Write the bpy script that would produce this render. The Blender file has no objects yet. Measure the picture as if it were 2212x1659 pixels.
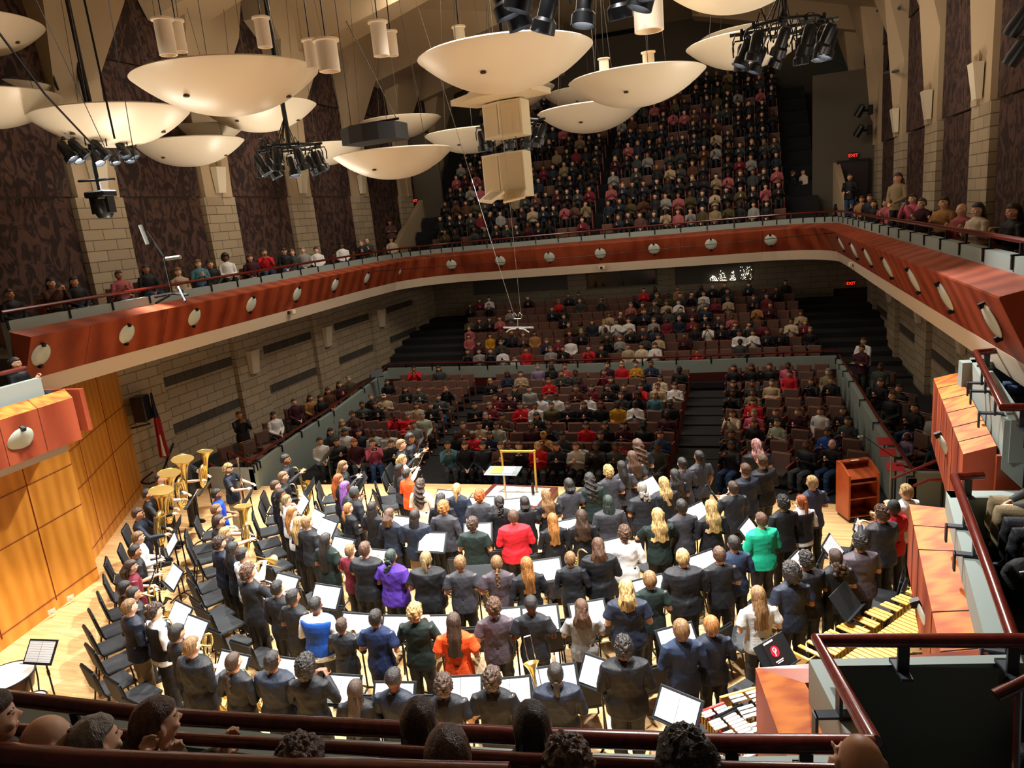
import bpy, bmesh, math, random
import numpy as np
from mathutils import Vector, Matrix, noise
random.seed(7)
S = bpy.context.scene; COL = S.collection
# ---------------- camera ----------------
W, H, FPX, CH = 2212, 1659, 1541.0, 6.8
def _rot(p, y, r):
    cy, sy = math.cos(y), math.sin(y)
    f = np.array([-sy*math.cos(p), cy*math.cos(p), -math.sin(p)]); rt = np.array([cy, sy, 0.0]); up = np.cross(rt, f)
    c, s = math.cos(r), math.sin(r)
    return c*rt+s*up, -s*rt+c*up, f
RT, UP, FW = _rot(math.radians(13.085), math.radians(18.549), math.radians(-5.4885))
cam = bpy.data.cameras.new('camera'); cam.sensor_width = 36; cam.lens = FPX/W*36; cam.clip_start = .05; cam.clip_end = 200
co = bpy.data.objects.new('camera', cam); COL.objects.link(co)
M = Matrix.Identity(4)
for i in range(3): M[i][0], M[i][1], M[i][2] = RT[i], UP[i], -FW[i]
M[2][3] = CH; co.matrix_world = M; S.camera = co
def ray(px, py): return (px-W/2)/FPX*RT-(py-H/2)/FPX*UP+FW
def PZ(px, py, z):
    d = ray(px, py); t = (z-CH)/d[2]; return float(t*d[0]), float(t*d[1])
def PY(px, py, y):
    d = ray(px, py); t = y/d[1]; return float(t*d[0]), float(CH+t*d[2])
def PD(px, py, dist):
    d = ray(px, py); d = d/np.linalg.norm(d)*dist; return float(d[0]), float(d[1]), float(CH+d[2])
def proj(x, y, z):
    p = np.array([x, y, z-CH]); w = p@FW; return W/2+FPX*(p@RT)/w, H/2-FPX*(p@UP)/w
# ---------------- world, exposure ----------------
wd = bpy.data.worlds.new('world'); S.world = wd; wd.use_nodes = True
wd.node_tree.nodes['Background'].inputs[0].default_value = (1, .86, .7, 1); wd.node_tree.nodes['Background'].inputs[1].default_value = .035
S.view_settings.view_transform = 'Standard'; S.view_settings.look = 'None'; S.view_settings.exposure = 0.0; S.view_settings.gamma = 1
S.view_settings.use_curve_mapping = False
S.cycles.max_bounces = 5; S.cycles.diffuse_bounces = 3; S.cycles.glossy_bounces = 2; S.cycles.transmission_bounces = 2
S.cycles.sample_clamp_indirect = 4; S.cycles.use_denoising = True; S.cycles.adaptive_threshold = .025; S.cycles.caustics_reflective = False; S.cycles.caustics_refractive = False
# ---------------- stage lights and added fill lights ----------------
def spot(loc, tgt, power, size=70, blend=.5, rad=.12, col=(1, .975, .94), name='stage_spot'):
    l = bpy.data.lights.new(name, 'SPOT'); l.energy = power; l.spot_size = math.radians(size); l.spot_blend = blend; l.shadow_soft_size = rad; l.color = col
    o = bpy.data.objects.new(name, l); COL.objects.link(o); o.location = loc
    o.rotation_euler = (Vector(tgt)-Vector(loc)).to_track_quat('-Z', 'Y').to_euler(); return o
def area(loc, tgt, power, sx, sy, col=(1, .85, .65), name='fill_light'):
    l = bpy.data.lights.new(name, 'AREA'); l.shape = 'RECTANGLE'; l.size = sx; l.size_y = sy; l.energy = power; l.color = col
    o = bpy.data.objects.new(name, l); COL.objects.link(o); o.location = loc
    o.rotation_euler = (Vector(tgt)-Vector(loc)).to_track_quat('-Z', 'Y').to_euler(); return o
KS = 2.05
CLUS = [PD(218, 338, 21.3), PD(632, 366, 18.7), PD(1245, 6, 8.5), PD(1106, 312, 18.7), PD(1692, 122, 15.4)]
def below(c, d=.45): return (c[0], c[1], c[2]-d)
for c, tgt, p, sz in [(CLUS[0], (-11.5, 10.5, 0), 2200, 75), (CLUS[1], (-9, 11, 0), 2200, 80), (CLUS[2], (-3.2, 8.6, 0), 2000, 84), (CLUS[2], (.7, 6.4, 1.5), 800, 80), (CLUS[3], (-5.2, 10.4, 0), 2600, 80), (CLUS[4], (-1.0, 10.5, 0), 2000, 78), (CLUS[4], (1.6, 6.5, 2.6), 1000, 66)]:
    spot(below(c), tgt, p*KS, sz)
for loc, tgt, p, sz in [((-4.2, 7.0, 9.8), (-4.6, 8.8, 0), 1500, 72), ((-10.0, 9.5, 9.8), (-9.6, 10, 0), 1500, 80), ((-4, 13, 13.5), (-4, 12.5, 0), 2300, 70), ((-9, 7, 13.5), (-9.5, 10, 0), 2200, 60), ((-2, 7, 13.5), (-3, 9.8, 0), 2300, 52)]:
    spot(loc, tgt, p*KS, sz, rad=.25)
for y in (9, 15, 21):                                   # added warm fill at balcony height, aimed up to brighten clouds and walls
    for x in (-14, 2.6): area((x, y, 6.3), (x*.65-2, y+1, 11), 200, .6, 3, (1, .89, .74))
for x, y in ((-11, 26), (-1, 26)): area((x, y, 15.2), (x, y+3, 2), 240, 2, 2, (1, .84, .66))  # added overhead fill to brighten the audience, no fixture modelled
area((-6, 34.5, 3.9), (-6, 35.5, 0), 60, 16, 2.5, (1, .86, .7)); area((-6, 22, 14), (-6, 23, 0), 1000, 10, 3, (1, .9, .78))  # added fill under the balcony, and overhead fill standing in for stage spill
# ---------------- helpers ----------------
def lin(c):
    if isinstance(c, str): c = [int(c[i:i+2], 16)/255 for i in (0, 2, 4)]
    return tuple((v/12.92 if v <= .04045 else ((v+.055)/1.055)**2.4) for v in c[:3])+(1,)
MATS = {}
def mat(name, col='808080', rough=.6, metal=0, spec=.5, emis=0, ecol=None, noise_=None, bump=0, bscale=40, kind=None, alpha=1, trans=0, coat=0, col2=None, scale=6, sx=(1, 1, 1), detail=4):
    if name in MATS: return MATS[name]
    m = bpy.data.materials.new(name); m.use_nodes = True; nt = m.node_tree; b = nt.nodes['Principled BSDF']
    b.inputs['Base Color'].default_value = lin(col); b.inputs['Roughness'].default_value = rough; b.inputs['Metallic'].default_value = metal
    b.inputs['Specular IOR Level'].default_value = spec
    if coat: b.inputs['Coat Weight'].default_value = coat; b.inputs['Coat Roughness'].default_value = .15
    if trans: b.inputs['Transmission Weight'].default_value = trans
    if alpha < 1: b.inputs['Alpha'].default_value = alpha
    if emis: b.inputs['Emission Color'].default_value = lin(ecol or col); b.inputs['Emission Strength'].default_value = emis
    N, L = nt.nodes.new, nt.links.new
    tc = None
    def coord():
        t = N('ShaderNodeTexCoord'); mp = N('ShaderNodeMapping'); mp.inputs['Scale'].default_value = sx; L(t.outputs['Object'], mp.inputs[0]); return mp.outputs[0]
    if col2:
        v = coord(); n = N('ShaderNodeTexNoise'); n.inputs['Scale'].default_value = scale; n.inputs['Detail'].default_value = detail; L(v, n.inputs['Vector'])
        r = N('ShaderNodeValToRGB'); r.color_ramp.elements[0].position = .35; r.color_ramp.elements[1].position = .65
        r.color_ramp.elements[0].color = lin(col); r.color_ramp.elements[1].color = lin(col2); L(n.outputs[0], r.inputs[0]); L(r.outputs[0], b.inputs['Base Color'])
    if bump:
        v = coord(); n = N('ShaderNodeTexNoise'); n.inputs['Scale'].default_value = bscale; n.inputs['Detail'].default_value = 3; L(v, n.inputs['Vector'])
        bp = N('ShaderNodeBump'); bp.inputs['Strength'].default_value = bump; bp.inputs['Distance'].default_value = .02; L(n.outputs[0], bp.inputs['Height']); L(bp.outputs[0], b.inputs['Normal'])
    MATS[name] = m; return m
def axes(nt, order):
    t = nt.nodes.new('ShaderNodeTexCoord'); s = nt.nodes.new('ShaderNodeSeparateXYZ'); c = nt.nodes.new('ShaderNodeCombineXYZ')
    nt.links.new(t.outputs['Object'], s.inputs[0])
    for i, a in enumerate(order):
        if a in 'XYZ': nt.links.new(s.outputs['XYZ'.index(a)], c.inputs[i])
    return c.outputs[0]
def brick(name, c1, c2, mortar, order, bw, bh, rough=.8, msize=.012, offset=.5, spec=.3, bias=0, grain=None):
    m = mat(name, c1, rough, spec=spec); nt = m.node_tree; N, L = nt.nodes.new, nt.links.new; v = axes(nt, order)
    t = N('ShaderNodeTexBrick'); t.offset = offset; t.inputs['Scale'].default_value = 1; t.inputs['Brick Width'].default_value = bw; t.inputs['Row Height'].default_value = bh
    t.inputs['Mortar Size'].default_value = msize; t.inputs['Color1'].default_value = lin(c1); t.inputs['Color2'].default_value = lin(c2); t.inputs['Mortar'].default_value = lin(mortar); t.inputs['Bias'].default_value = bias
    L(v, t.inputs['Vector']); out = t.outputs[0]
    if grain:
        mp = N('ShaderNodeMapping'); mp.inputs['Scale'].default_value = grain; L(v, mp.inputs[0]); n = N('ShaderNodeTexNoise'); n.inputs['Scale'].default_value = 1; n.inputs['Detail'].default_value = 5; L(mp.outputs[0], n.inputs['Vector'])
        mx = N('ShaderNodeMix'); mx.data_type = 'RGBA'; mx.blend_type = 'MULTIPLY'; mx.inputs[0].default_value = .55
        r = N('ShaderNodeValToRGB'); r.color_ramp.elements[0].position = .3; r.color_ramp.elements[0].color = (.55, .45, .33, 1); r.color_ramp.elements[1].position = .65; r.color_ramp.elements[1].color = (1.15, 1.1, 1.05, 1)
        L(n.outputs[0], r.inputs[0]); L(out, mx.inputs[6]); L(r.outputs[0], mx.inputs[7]); out = mx.outputs[2]
    L(out, nt.nodes['Principled BSDF'].inputs['Base Color'])
    b = N('ShaderNodeBump'); b.inputs['Strength'].default_value = .4; b.inputs['Distance'].default_value = .01; b.invert = True; L(t.outputs['Fac'], b.inputs['Height']); L(b.outputs[0], nt.nodes['Principled BSDF'].inputs['Normal'])
    return m
def wood(name, c1, c2, order='XYZ', sc=(1, 1, 1), rough=.35, seams=None, dist=2.2, spec=.5, coat=.15):
    m = mat(name, c1, rough, spec=spec, coat=coat); nt = m.node_tree; N, L = nt.nodes.new, nt.links.new; v = axes(nt, order)
    mp = N('ShaderNodeMapping'); mp.inputs['Scale'].default_value = sc; L(v, mp.inputs[0])
    w = N('ShaderNodeTexWave'); w.inputs['Scale'].default_value = .9; w.inputs['Distortion'].default_value = dist*3; w.inputs['Detail'].default_value = 4; w.inputs['Detail Scale'].default_value = .8; L(mp.outputs[0], w.inputs['Vector'])
    n = N('ShaderNodeTexNoise'); n.inputs['Scale'].default_value = 3; n.inputs['Detail'].default_value = 6; L(mp.outputs[0], n.inputs['Vector'])
    a = N('ShaderNodeMath'); a.operation = 'MULTIPLY_ADD'; a.inputs[1].default_value = .45; L(w.outputs['Fac'], a.inputs[0]); L(n.outputs[0], a.inputs[2])
    r = N('ShaderNodeValToRGB'); r.color_ramp.elements[0].position = .4; r.color_ramp.elements[0].color = lin(c1); r.color_ramp.elements[1].position = 1.0; r.color_ramp.elements[1].color = lin(c2); L(a.outputs[0], r.inputs[0])
    L(r.outputs[0], nt.nodes['Principled BSDF'].inputs['Base Color']); return m

class MB:
    def __init__(s): s.v = []; s.f = []; s.m = []; s.mi = 0
    def add(s, vs, fs):
        o = len(s.v); s.v += [tuple(map(float, p)) for p in vs]; s.f += [tuple(i+o for i in f) for f in fs]; s.m += [s.mi]*len(fs); return s
    def box(s, c, d, rz=0, rx=0, ry=0, bev=0):
        x, y, z = d[0]/2, d[1]/2, d[2]/2; R = Matrix.Rotation(rz, 3, 'Z') @ Matrix.Rotation(ry, 3, 'Y') @ Matrix.Rotation(rx, 3, 'X')
        if bev:
            b = bev; P = []
            for sz, i in ((-z, 1), (-z+b, 0), (z-b, 0), (z, 1)):
                q = b if i else 0
                P += [(-x+q, -y+b+q*0, sz), (-x+b, -y+q, sz), (x-b, -y+q, sz), (x-q, -y+b, sz), (x-q, y-b, sz), (x-b, y-q, sz), (-x+b, y-q, sz), (-x+q, y-b, sz)]
            F = [tuple(range(7, -1, -1)), tuple(range(24, 32))]
            for k in range(3):
                for i in range(8): j = (i+1) % 8; F.append((k*8+i, k*8+j, k*8+8+j, k*8+8+i))
        else:
            P = [(-x, -y, -z), (x, -y, -z), (x, y, -z), (-x, y, -z), (-x, -y, z), (x, -y, z), (x, y, z), (-x, y, z)]
            F = [(3, 2, 1, 0), (4, 5, 6, 7), (0, 1, 5, 4), (1, 2, 6, 5), (2, 3, 7, 6), (3, 0, 4, 7)]
        return s.add([tuple(R @ Vector(p)+Vector(c)) for p in P], F)
    def loft(s, rings, cap=True, close=True):
        n = len(rings[0]); V = [p for r in rings for p in r]; F = []
        for k in range(len(rings)-1):
            for i in range(n if close else n-1):
                j = (i+1) % n; F.append((k*n+i, k*n+j, (k+1)*n+j, (k+1)*n+i))
        if cap and close: F.append(tuple(range(n-1, -1, -1))); F.append(tuple((len(rings)-1)*n+i for i in range(n)))
        return s.add(V, F)
    def tube(s, pts, r, n=8, cap=True, closed=False, flat=1):
        pts = [Vector(p) for p in pts]; k = len(pts); r = r if isinstance(r, (list, tuple)) else [r]*k
        rings = []; up = None
        for i, p in enumerate(pts):
            a = pts[i-1] if (i > 0 or closed) else p; b = pts[(i+1) % k] if (i < k-1 or closed) else p
            t = (b-a).normalized() if (b-a).length > 1e-9 else Vector((0, 0, 1))
            if up is None: up = t.orthogonal().normalized()
            up = (up-t*up.dot(t)); up = up.normalized() if up.length > 1e-6 else t.orthogonal().normalized()
            q = t.cross(up); rings.append([tuple(p+(up*math.cos(2*math.pi*j/n)*flat+q*math.sin(2*math.pi*j/n))*r[i]) for j in range(n)])
        if closed: rings.append(rings[0]); cap = False
        return s.loft(rings, cap)
    def ell(s, c, r, nu=12, nv=8, R=None):
        P = [(0, 0, -1)]
        for i in range(1, nv):
            a = math.pi*i/nv
            for j in range(nu): b = 2*math.pi*j/nu; P.append((math.sin(a)*math.cos(b), math.sin(a)*math.sin(b), -math.cos(a)))
        P.append((0, 0, 1)); F = []
        for j in range(nu): F.append((0, 1+(j+1) % nu, 1+j)); F.append((len(P)-1, 1+(nv-2)*nu+j, 1+(nv-2)*nu+(j+1) % nu))
        for i in range(nv-2):
            for j in range(nu): k = (j+1) % nu; a = 1+i*nu; F.append((a+j, a+k, a+nu+k, a+nu+j))
        Q = [Vector((p[0]*r[0], p[1]*r[1], p[2]*r[2])) for p in P]
        if R is not None: Q = [R @ q for q in Q]
        return s.add([tuple(q+Vector(c)) for q in Q], F)
    def lathe(s, prof, c=(0, 0, 0), n=24, axis='Z', cap=True):
        rings = []
        for r, z in prof:
            ring = []
            for j in range(n):
                a = 2*math.pi*j/n; x, y = r*math.cos(a), r*math.sin(a)
                p = (x, y, z) if axis == 'Z' else ((x, z, y) if axis == 'Y' else (z, x, y)); ring.append((p[0]+c[0], p[1]+c[1], p[2]+c[2]))
            rings.append(ring)
        return s.loft(rings, cap)
    def prism(s, poly, z0, z1):
        n = len(poly); V = [(p[0], p[1], z0) for p in poly]+[(p[0], p[1], z1) for p in poly]
        F = [tuple(range(n-1, -1, -1)), tuple(range(n, 2*n))]+[(i, (i+1) % n, n+(i+1) % n, n+i) for i in range(n)]
        return s.add(V, F)
    def xf(s, Mx, start=0):
        for i in range(start, len(s.v)): s.v[i] = tuple(Mx @ Vector(s.v[i]))
        return s
    def mesh(s, name, mats=(), smooth=False):
        me = bpy.data.meshes.new(name); me.from_pydata(s.v, [], s.f)
        for m in (mats if isinstance(mats, (list, tuple)) else [mats]): me.materials.append(m)
        if len(set(s.m)) > 1 or s.mi: me.polygons.foreach_set('material_index', s.m)
        if smooth:
            me.polygons.foreach_set('use_smooth', [True]*len(me.polygons))
            try: me.set_sharp_from_angle(angle=math.radians(40))
            except Exception: pass
        me.update(); return me
    def build(s, name, mats, parent=None, smooth=False, loc=None, rz=0):
        o = bpy.data.objects.new(name, s.mesh(name, mats, smooth)); COL.objects.link(o)
        if parent is not None: o.parent = parent
        if loc is not None: o.location = loc
        if rz: o.rotation_euler = (0, 0, rz)
        bm = bmesh.new(); bm.from_mesh(o.data); bmesh.ops.recalc_face_normals(bm, faces=bm.faces); bm.to_mesh(o.data); bm.free()
        return o
LABELS = {}
def tag(o, label=None, cat=None, group=None, kind=None):
    if label:
        label = ' '.join(label.split()); o['label'] = label; LABELS.setdefault(label, []).append(o.name)
    if cat: o['category'] = cat
    if group: o['group'] = group
    if kind: o['kind'] = kind
    return o
def empty(name, loc=(0, 0, 0), rz=0, label=None, cat=None, group=None, scale=1):
    o = bpy.data.objects.new(name, None); COL.objects.link(o); o.location = loc; o.rotation_euler = (0, 0, rz)
    if scale != 1: o.scale = (scale,)*3 if not isinstance(scale, tuple) else scale
    o.empty_display_size = .1
    return tag(o, label, cat, group)
def inst(name, me, parent=None, mats=None, loc=None, rot=None):
    o = bpy.data.objects.new(name, me); COL.objects.link(o); o.parent = parent
    if loc is not None: o.location = loc
    if rot is not None: o.rotation_euler = rot
    if mats:
        for i, m in enumerate(mats):
            if m is not None and i < len(o.material_slots): o.material_slots[i].link = 'OBJECT'; o.material_slots[i].material = m
    return o
def copy_tree(o, parent=None):
    c = o.copy(); COL.objects.link(c)
    if parent is not None: c.parent = parent; c.matrix_parent_inverse = o.matrix_parent_inverse.copy()
    for ch in o.children: copy_tree(ch, c)
    return c
def struct(o): o['kind'] = 'structure'; return o
CARD = ['', 'second ', 'third ', 'fourth ', 'fifth ', 'sixth ', 'seventh ', 'eighth ', 'ninth ', 'tenth ', 'eleventh ', 'twelfth ', 'thirteenth ', 'fourteenth ', 'fifteenth ', 'sixteenth ', 'seventeenth ', 'eighteenth ', 'nineteenth ', 'twentieth ']
ORD = ['first']+[c.strip() for c in CARD[1:]]+['%s-%s' % (t, u) for t in ('twenty', 'thirty') for u in ('first', 'second', 'third', 'fourth', 'fifth', 'sixth', 'seventh', 'eighth', 'ninth')]
def bez(pts, n=24):
    out = []; m = len(pts)
    for i in range(m-1):
        p0, p1, p2, p3 = [Vector(pts[max(0, min(m-1, j))]) for j in (i-1, i, i+1, i+2)]
        for k in range(n//(m-1)+1): t = k/(n//(m-1)+1); out.append(tuple(.5*((2*p1)+(p2-p0)*t+(2*p0-5*p1+4*p2-p3)*t*t+(3*p1-p0-3*p2+p3)*t**3)))
    return out+[tuple(pts[-1])]
def PX(px, py, x):
    d = ray(px, py); t = x/d[0]; return float(t*d[1]), float(CH+t*d[2])
# ---------------- materials of the hall ----------------
m_floor = brick('stage_maple', 'dfb47a', 'e9c690', 'b08c58', 'XYZ', 1.4, .057, .32, .0012, .37, grain=(1.2, 14, 1), spec=.5)
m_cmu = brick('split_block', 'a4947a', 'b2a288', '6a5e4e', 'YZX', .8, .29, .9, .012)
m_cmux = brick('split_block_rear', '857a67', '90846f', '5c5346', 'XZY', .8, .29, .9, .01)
m_band = brick('dark_block_band', '4c4740', '55504a', '39352f', 'YZX', .4, .3, .9, .012)
m_fascia = wood('fascia_cherry', '7e3018', 'aa5030', 'YZX', (.5, .12, 1), .5, coat=0, spec=.35)
m_fasciab = wood('fascia_cherry_rear', '7e3018', 'aa5030', 'XZY', (.5, .12, 1), .35)
m_shell = wood('shell_maple', 'c07a20', 'dc9436', 'YZX', (1.2, .35, 1), .4)
m_capw = wood('figured_cap', 'aa4a14', 'dc7c2a', 'XYZ', (.9, 3.0, 1), .6, dist=4, spec=.2, coat=0)
m_cherry = mat('cherry_rail', '6a1e12', .25, col2='541409', scale=14, coat=.3)
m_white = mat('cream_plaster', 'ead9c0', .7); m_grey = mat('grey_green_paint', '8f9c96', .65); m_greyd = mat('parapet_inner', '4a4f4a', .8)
m_black = mat('black_metal', '0c0d10', .4, spec=.4); m_steel = mat('brushed_steel', 'a8aaac', .3, 1); m_carpet = mat('aisle_carpet', '17181a', .95, col2='202224', scale=80)
m_ceil = mat('ceiling_paint', 'b8a282', .85); m_ceild = mat('upper_wall_paint', '8f7e66', .85); m_rear = mat('rear_wall_paint', '5a5348', .9)  # the second, darker beige is the paint of the upper walls
def panel_mat():
    m = mat('woven_acoustic_panel', '2a1a16', .9); nt = m.node_tree; N, L = nt.nodes.new, nt.links.new; v = axes(nt, 'YZX')
    mp = N('ShaderNodeMapping'); mp.inputs['Scale'].default_value = (1.9, 1.1, 1); mp.inputs['Rotation'].default_value = (0, 0, .6); L(v, mp.inputs[0])
    n = N('ShaderNodeTexNoise'); n.inputs['Scale'].default_value = 1.6; n.inputs['Detail'].default_value = 2; n.inputs['Distortion'].default_value = 2.2; L(mp.outputs[0], n.inputs['Vector'])
    r = N('ShaderNodeValToRGB'); r.color_ramp.elements[0].position = .45; r.color_ramp.elements[0].color = lin('281814'); r.color_ramp.elements[1].position = .56; r.color_ramp.elements[1].color = lin('543a30'); L(n.outputs[0], r.inputs[0])
    L(r.outputs[0], nt.nodes['Principled BSDF'].inputs['Base Color']); return m
m_panel = panel_mat()
# ---------------- floors ----------------
def edge_y(x): return 16.62-.0105*(x+5.8)**2
xs = [-18.2+i*.6 for i in range(40)]
b = MB(); b.prism([(5.4, .8), (5.4, edge_y(5.2))]+[(x, edge_y(x)) for x in reversed(xs) if x < 5.2]+[(-18.2, .8)], -.12, 0)
struct(b.build('floor', m_floor))
b = MB(); b.prism([(5.2, edge_y(5.2)-.02)]+[(x, edge_y(x)-.02) for x in reversed(xs) if x < 5.2]+[(-18.2, 15.0), (5.2, 15.0)], -.62, -.121); struct(b.build('trim_stage_front', mat('stage_front_black', '0f1010', .7)))
ROWF = [-.6, -.6, -.6, -.58, -.5, -.46, -.41, -.36, -.3, -.25]
REARF = [-.02, .16, .36, .6, .83, 1.08, 1.3, 1.5]
def rowy(k, x): return 18.3+.95*k+.006*(x+5.8)**2
b = MB(); b.box((-5.8, 17.0, -.72), (24, 1.5, .22))
for k, z in enumerate(ROWF): b.box((-5.8, 18.3+.95*k-.25, z-.15), (24, .955, .3))
b.box((-5.8, 28.3, -.15), (24, 1.5, .22))
for k, z in enumerate(REARF): b.box((-5.8, 29.3+.95*k-.25, z-.3), (23, .955, .6))
b.box((-5.8, 37.3, 1.3), (23, 1.4, .6)); struct(b.build('floor', m_carpet))
# ---------------- lower side walls with pilasters and dark bands ----------------
PIL = [(15.35, 16.95), (20.3, 21.85), (25.25, 26.8), (30.2, 31.7), (35.1, 36.6)]
def side_wall(nm, xw, s, y0=15.3):
    b = MB(); b.box((xw+s*.2, (y0+38.4)/2, 1.7), (.4, 38.4-y0, 4.7))
    for a, c in PIL:
        b.box((xw-s*.09, (a+c)/2, 1.7), (.18, c-a, 4.7))
    struct(b.build('wall_'+nm, m_cmu))
    b = MB()
    for i in range(len(PIL)-1):
        for z in (2.86, 1.36, -.1): b.box((xw-s*.004, (PIL[i][1]+PIL[i+1][0])/2, z), (.02, PIL[i+1][0]-PIL[i][1]-.02, .3))
    struct(b.build('trim_%s_bands' % nm, m_band))
side_wall('left', -17.0, -1); side_wall('right', 5.7, 1, 7)
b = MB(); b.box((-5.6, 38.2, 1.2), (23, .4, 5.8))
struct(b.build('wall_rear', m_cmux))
# booth windows in the rear wall
def bwin(n, p0, p1, glass, lab):
    x0, z1 = PY(*p0, 37.98); x1, z0 = PY(*p1, 37.98); c = ((x0+x1)/2, 37.97, (z0+z1)/2); w, h = x1-x0, z1-z0
    r = struct(empty('window_%d' % n, (c[0], c[1], c[2])))
    f = MB()
    for a, d in (((0, 0, h/2), (w+.1, .08, .07)), ((0, 0, -h/2), (w+.1, .08, .07)), ((-w/2, 0, 0), (.07, .08, h)), ((w/2, 0, 0), (.07, .08, h)), ((0, 0, 0), (.05, .08, h))): f.box(a, d)
    f.build('window_frame', m_rear, r); g = MB(); g.box((0, .02, 0), (w, .02, h)); g.build('pane', glass, r)
    return r, c, w, h
m_dglass = mat('booth_glass', '07090c', .12, spec=.5); m_curt = mat('booth_blind', '4a463e', .7)
bwin(1, (1022, 598), (1225, 624), m_curt, ''); w2 = bwin(2, (1267, 592), (1418, 614), m_dglass, ''); w3 = bwin(3, (1459, 572), (1624, 603), m_curt, '')
m_fairy = mat('fairy_light', 'fff2d8', emis=3.5)
for i, (px, py0, py1, w) in enumerate([(1541, 594, 606, 20), (1560, 580, 606, 20), (1583, 584, 605, 14), (1611, 576, 604, 26)]):
    b = MB(); rr = random.Random(i)
    for k in range(46):
        t = rr.random(); yy = py0+(py1-py0)*(1-t*t*.9 if i != 3 else t); ww = w/2*(.15+.85*(yy-py0)/(py1-py0)) if i != 3 else w/2
        x, z = PY(px+rr.uniform(-ww, ww), yy, 37.86); b.ell((x, 37.86-rr.random()*.04, z), (.012, .012, .018), 5, 4)
    o = b.build('string_lights', m_fairy); tag(o, ['tiny patch of white string lights low behind the booth window', 'triangular tree of white string lights beside two others', 'small middle tree of white string lights in the booth window', 'wide block of white string lights at the end of the booth window'][i], 'string lights')
# ---------------- balcony ring ----------------
ctrl = [(-14.0, 10.9), (-14.15, 12.5), (-14.5, 20), (-14.8, 27.3)]
arc = [(-12.4-2.4*math.cos(a), 29.3+2.4*math.sin(a)) for a in np.linspace(.25, 1.5, 8)]
arc2 = [(.65+2.35*math.cos(a), 29.4+2.35*math.sin(a)) for a in np.linspace(1.5, .15, 8)]
PATH = ctrl+arc+[(-9, 31.72), (-5.8, 31.75), (-2.5, 31.75)]+arc2+[(3.0, 27.5), (2.97, 20), (2.93, 9.9)]
def normals(path):
    out = []
    for i, p in enumerate(path):
        a = Vector(path[max(i-1, 0)]); c = Vector(path[min(i+1, len(path)-1)]); t = (c-a).normalized(); out.append(Vector((-t.y, t.x)))
    return out
NRM = normals(PATH)
def sweep(b, prof, path=PATH, nrm=NRM, close=True):
    rings = [[(p[0]+n.x*o, p[1]+n.y*o, z) for o, z in prof] for p, n in zip(path, nrm)]
    b.loft(rings, cap=close, close=close); return b
def dens(path, step):
    out = []
    for a, c in zip(path[:-1], path[1:]):
        L_ = math.dist(a, c); k = max(1, round(L_/step)); out += [(a[0]+(c[0]-a[0])*i/k, a[1]+(c[1]-a[1])*i/k) for i in range(k)]
    return out+[path[-1]]
b = MB(); sweep(b, [(0, 5.33), (.5, 5.46), (.56, 4.3), (.42, 4.4), (0, 5.3)]); struct(b.build('wall_balcony_fascia', m_fascia))
b = MB(); sweep(b, [(.41, 4.41), (.62, 4.41), (.72, 4.02), (.55, 4.02)]); struct(b.build('trim_balcony_lower_edge', m_white))
b = MB(); sweep(b, [(.5, 5.40), (.5, 5.68), (.66, 5.68), (.66, 4.9), (.6, 4.9)]); struct(b.build('wall_balcony_parapet', m_grey))
# panel seams on the fascia (dark recessed joints)
b = MB(); dp = dens(PATH, 2.5); dn = normals(dp)
for p, n in list(zip(dp, dn))[1:-1]:
    t = Vector((n.y, -n.x))*.006
    b.add([(p[0]+t.x-n.x*.004, p[1]+t.y-n.y*.004, 5.3), (p[0]-t.x-n.x*.004, p[1]-t.y-n.y*.004, 5.3), (p[0]-t.x+n.x*.417, p[1]-t.y+n.y*.417, 4.4), (p[0]+t.x+n.x*.417, p[1]+t.y+n.y*.417, 4.4)], [(0, 1, 2, 3)])
struct(b.build('trim_fascia_joints', mat('joint_dark', '2a0c06', .8)))
rail = empty('balcony_rail', (0, 0, 0), 0, 'long round cherry handrail running all round the upper balcony front', 'handrail')
b = MB(); b.tube([(p[0]+n.x*.58, p[1]+n.y*.58, 5.88) for p, n in zip(PATH, NRM)], .04, 8); b.build('rail_tube', m_cherry, rail, True)
dp = dens(PATH, 1.25); dn = normals(dp)
for p, n in zip(dp[::1], dn[::1]):
    a = math.atan2(n.y, n.x); b = MB(); b.box((.58, 0, 5.78), (.03, .05, .2)); b.box((.55, 0, 5.69), (.16, .05, .025)); b.box((.485, 0, 5.6), (.02, .05, .2)); b.xf(Matrix.Translation((p[0], p[1], 0)) @ Matrix.Rotation(a, 4, 'Z')); b.build('bracket', m_black, rail)
# balcony decks and soffit
b = MB()
b.prism([(-17, 10.9), (-14.5, 10.9)]+[(p[0]+n.x*.62, p[1]+n.y*.62) for p, n in list(zip(PATH, NRM))[1:13]]+[(-5.8, 38.1), (-17, 38.1)], 4.0, 4.9)
b.prism([(5.7, 9.9), (5.7, 38.1), (-5.8, 38.1)]+[(p[0]+n.x*.62, p[1]+n.y*.62) for p, n in list(zip(PATH, NRM))[13:]], 4.0, 4.9); struct(b.build('floor', m_rear))
BALY0, BALP, BALR, BALZ = 33.9, .95, .70, 5.2
NB = 11
b = MB()
for k in range(NB):
    z = BALZ+BALR*k; b.box((-6.6, BALY0+BALP*k+.3, (z+4.2)/2), (17.4, BALP*1.3, z-4.2))
    for sx in (-15.75, 2.6):
        b.box((sx, BALY0+BALP*k+.2, z-.6), (1.4, BALP, 1.0)); b.box((sx, BALY0+BALP*k-.2, z-.78), (1.4, BALP/2, 1.0))
struct(b.build('floor', m_carpet))
b = MB(); b.box((-5.7, 45.2, 10.5), (25, .4, 13)); struct(b.build('wall_balcony_rear', m_rear))
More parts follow.
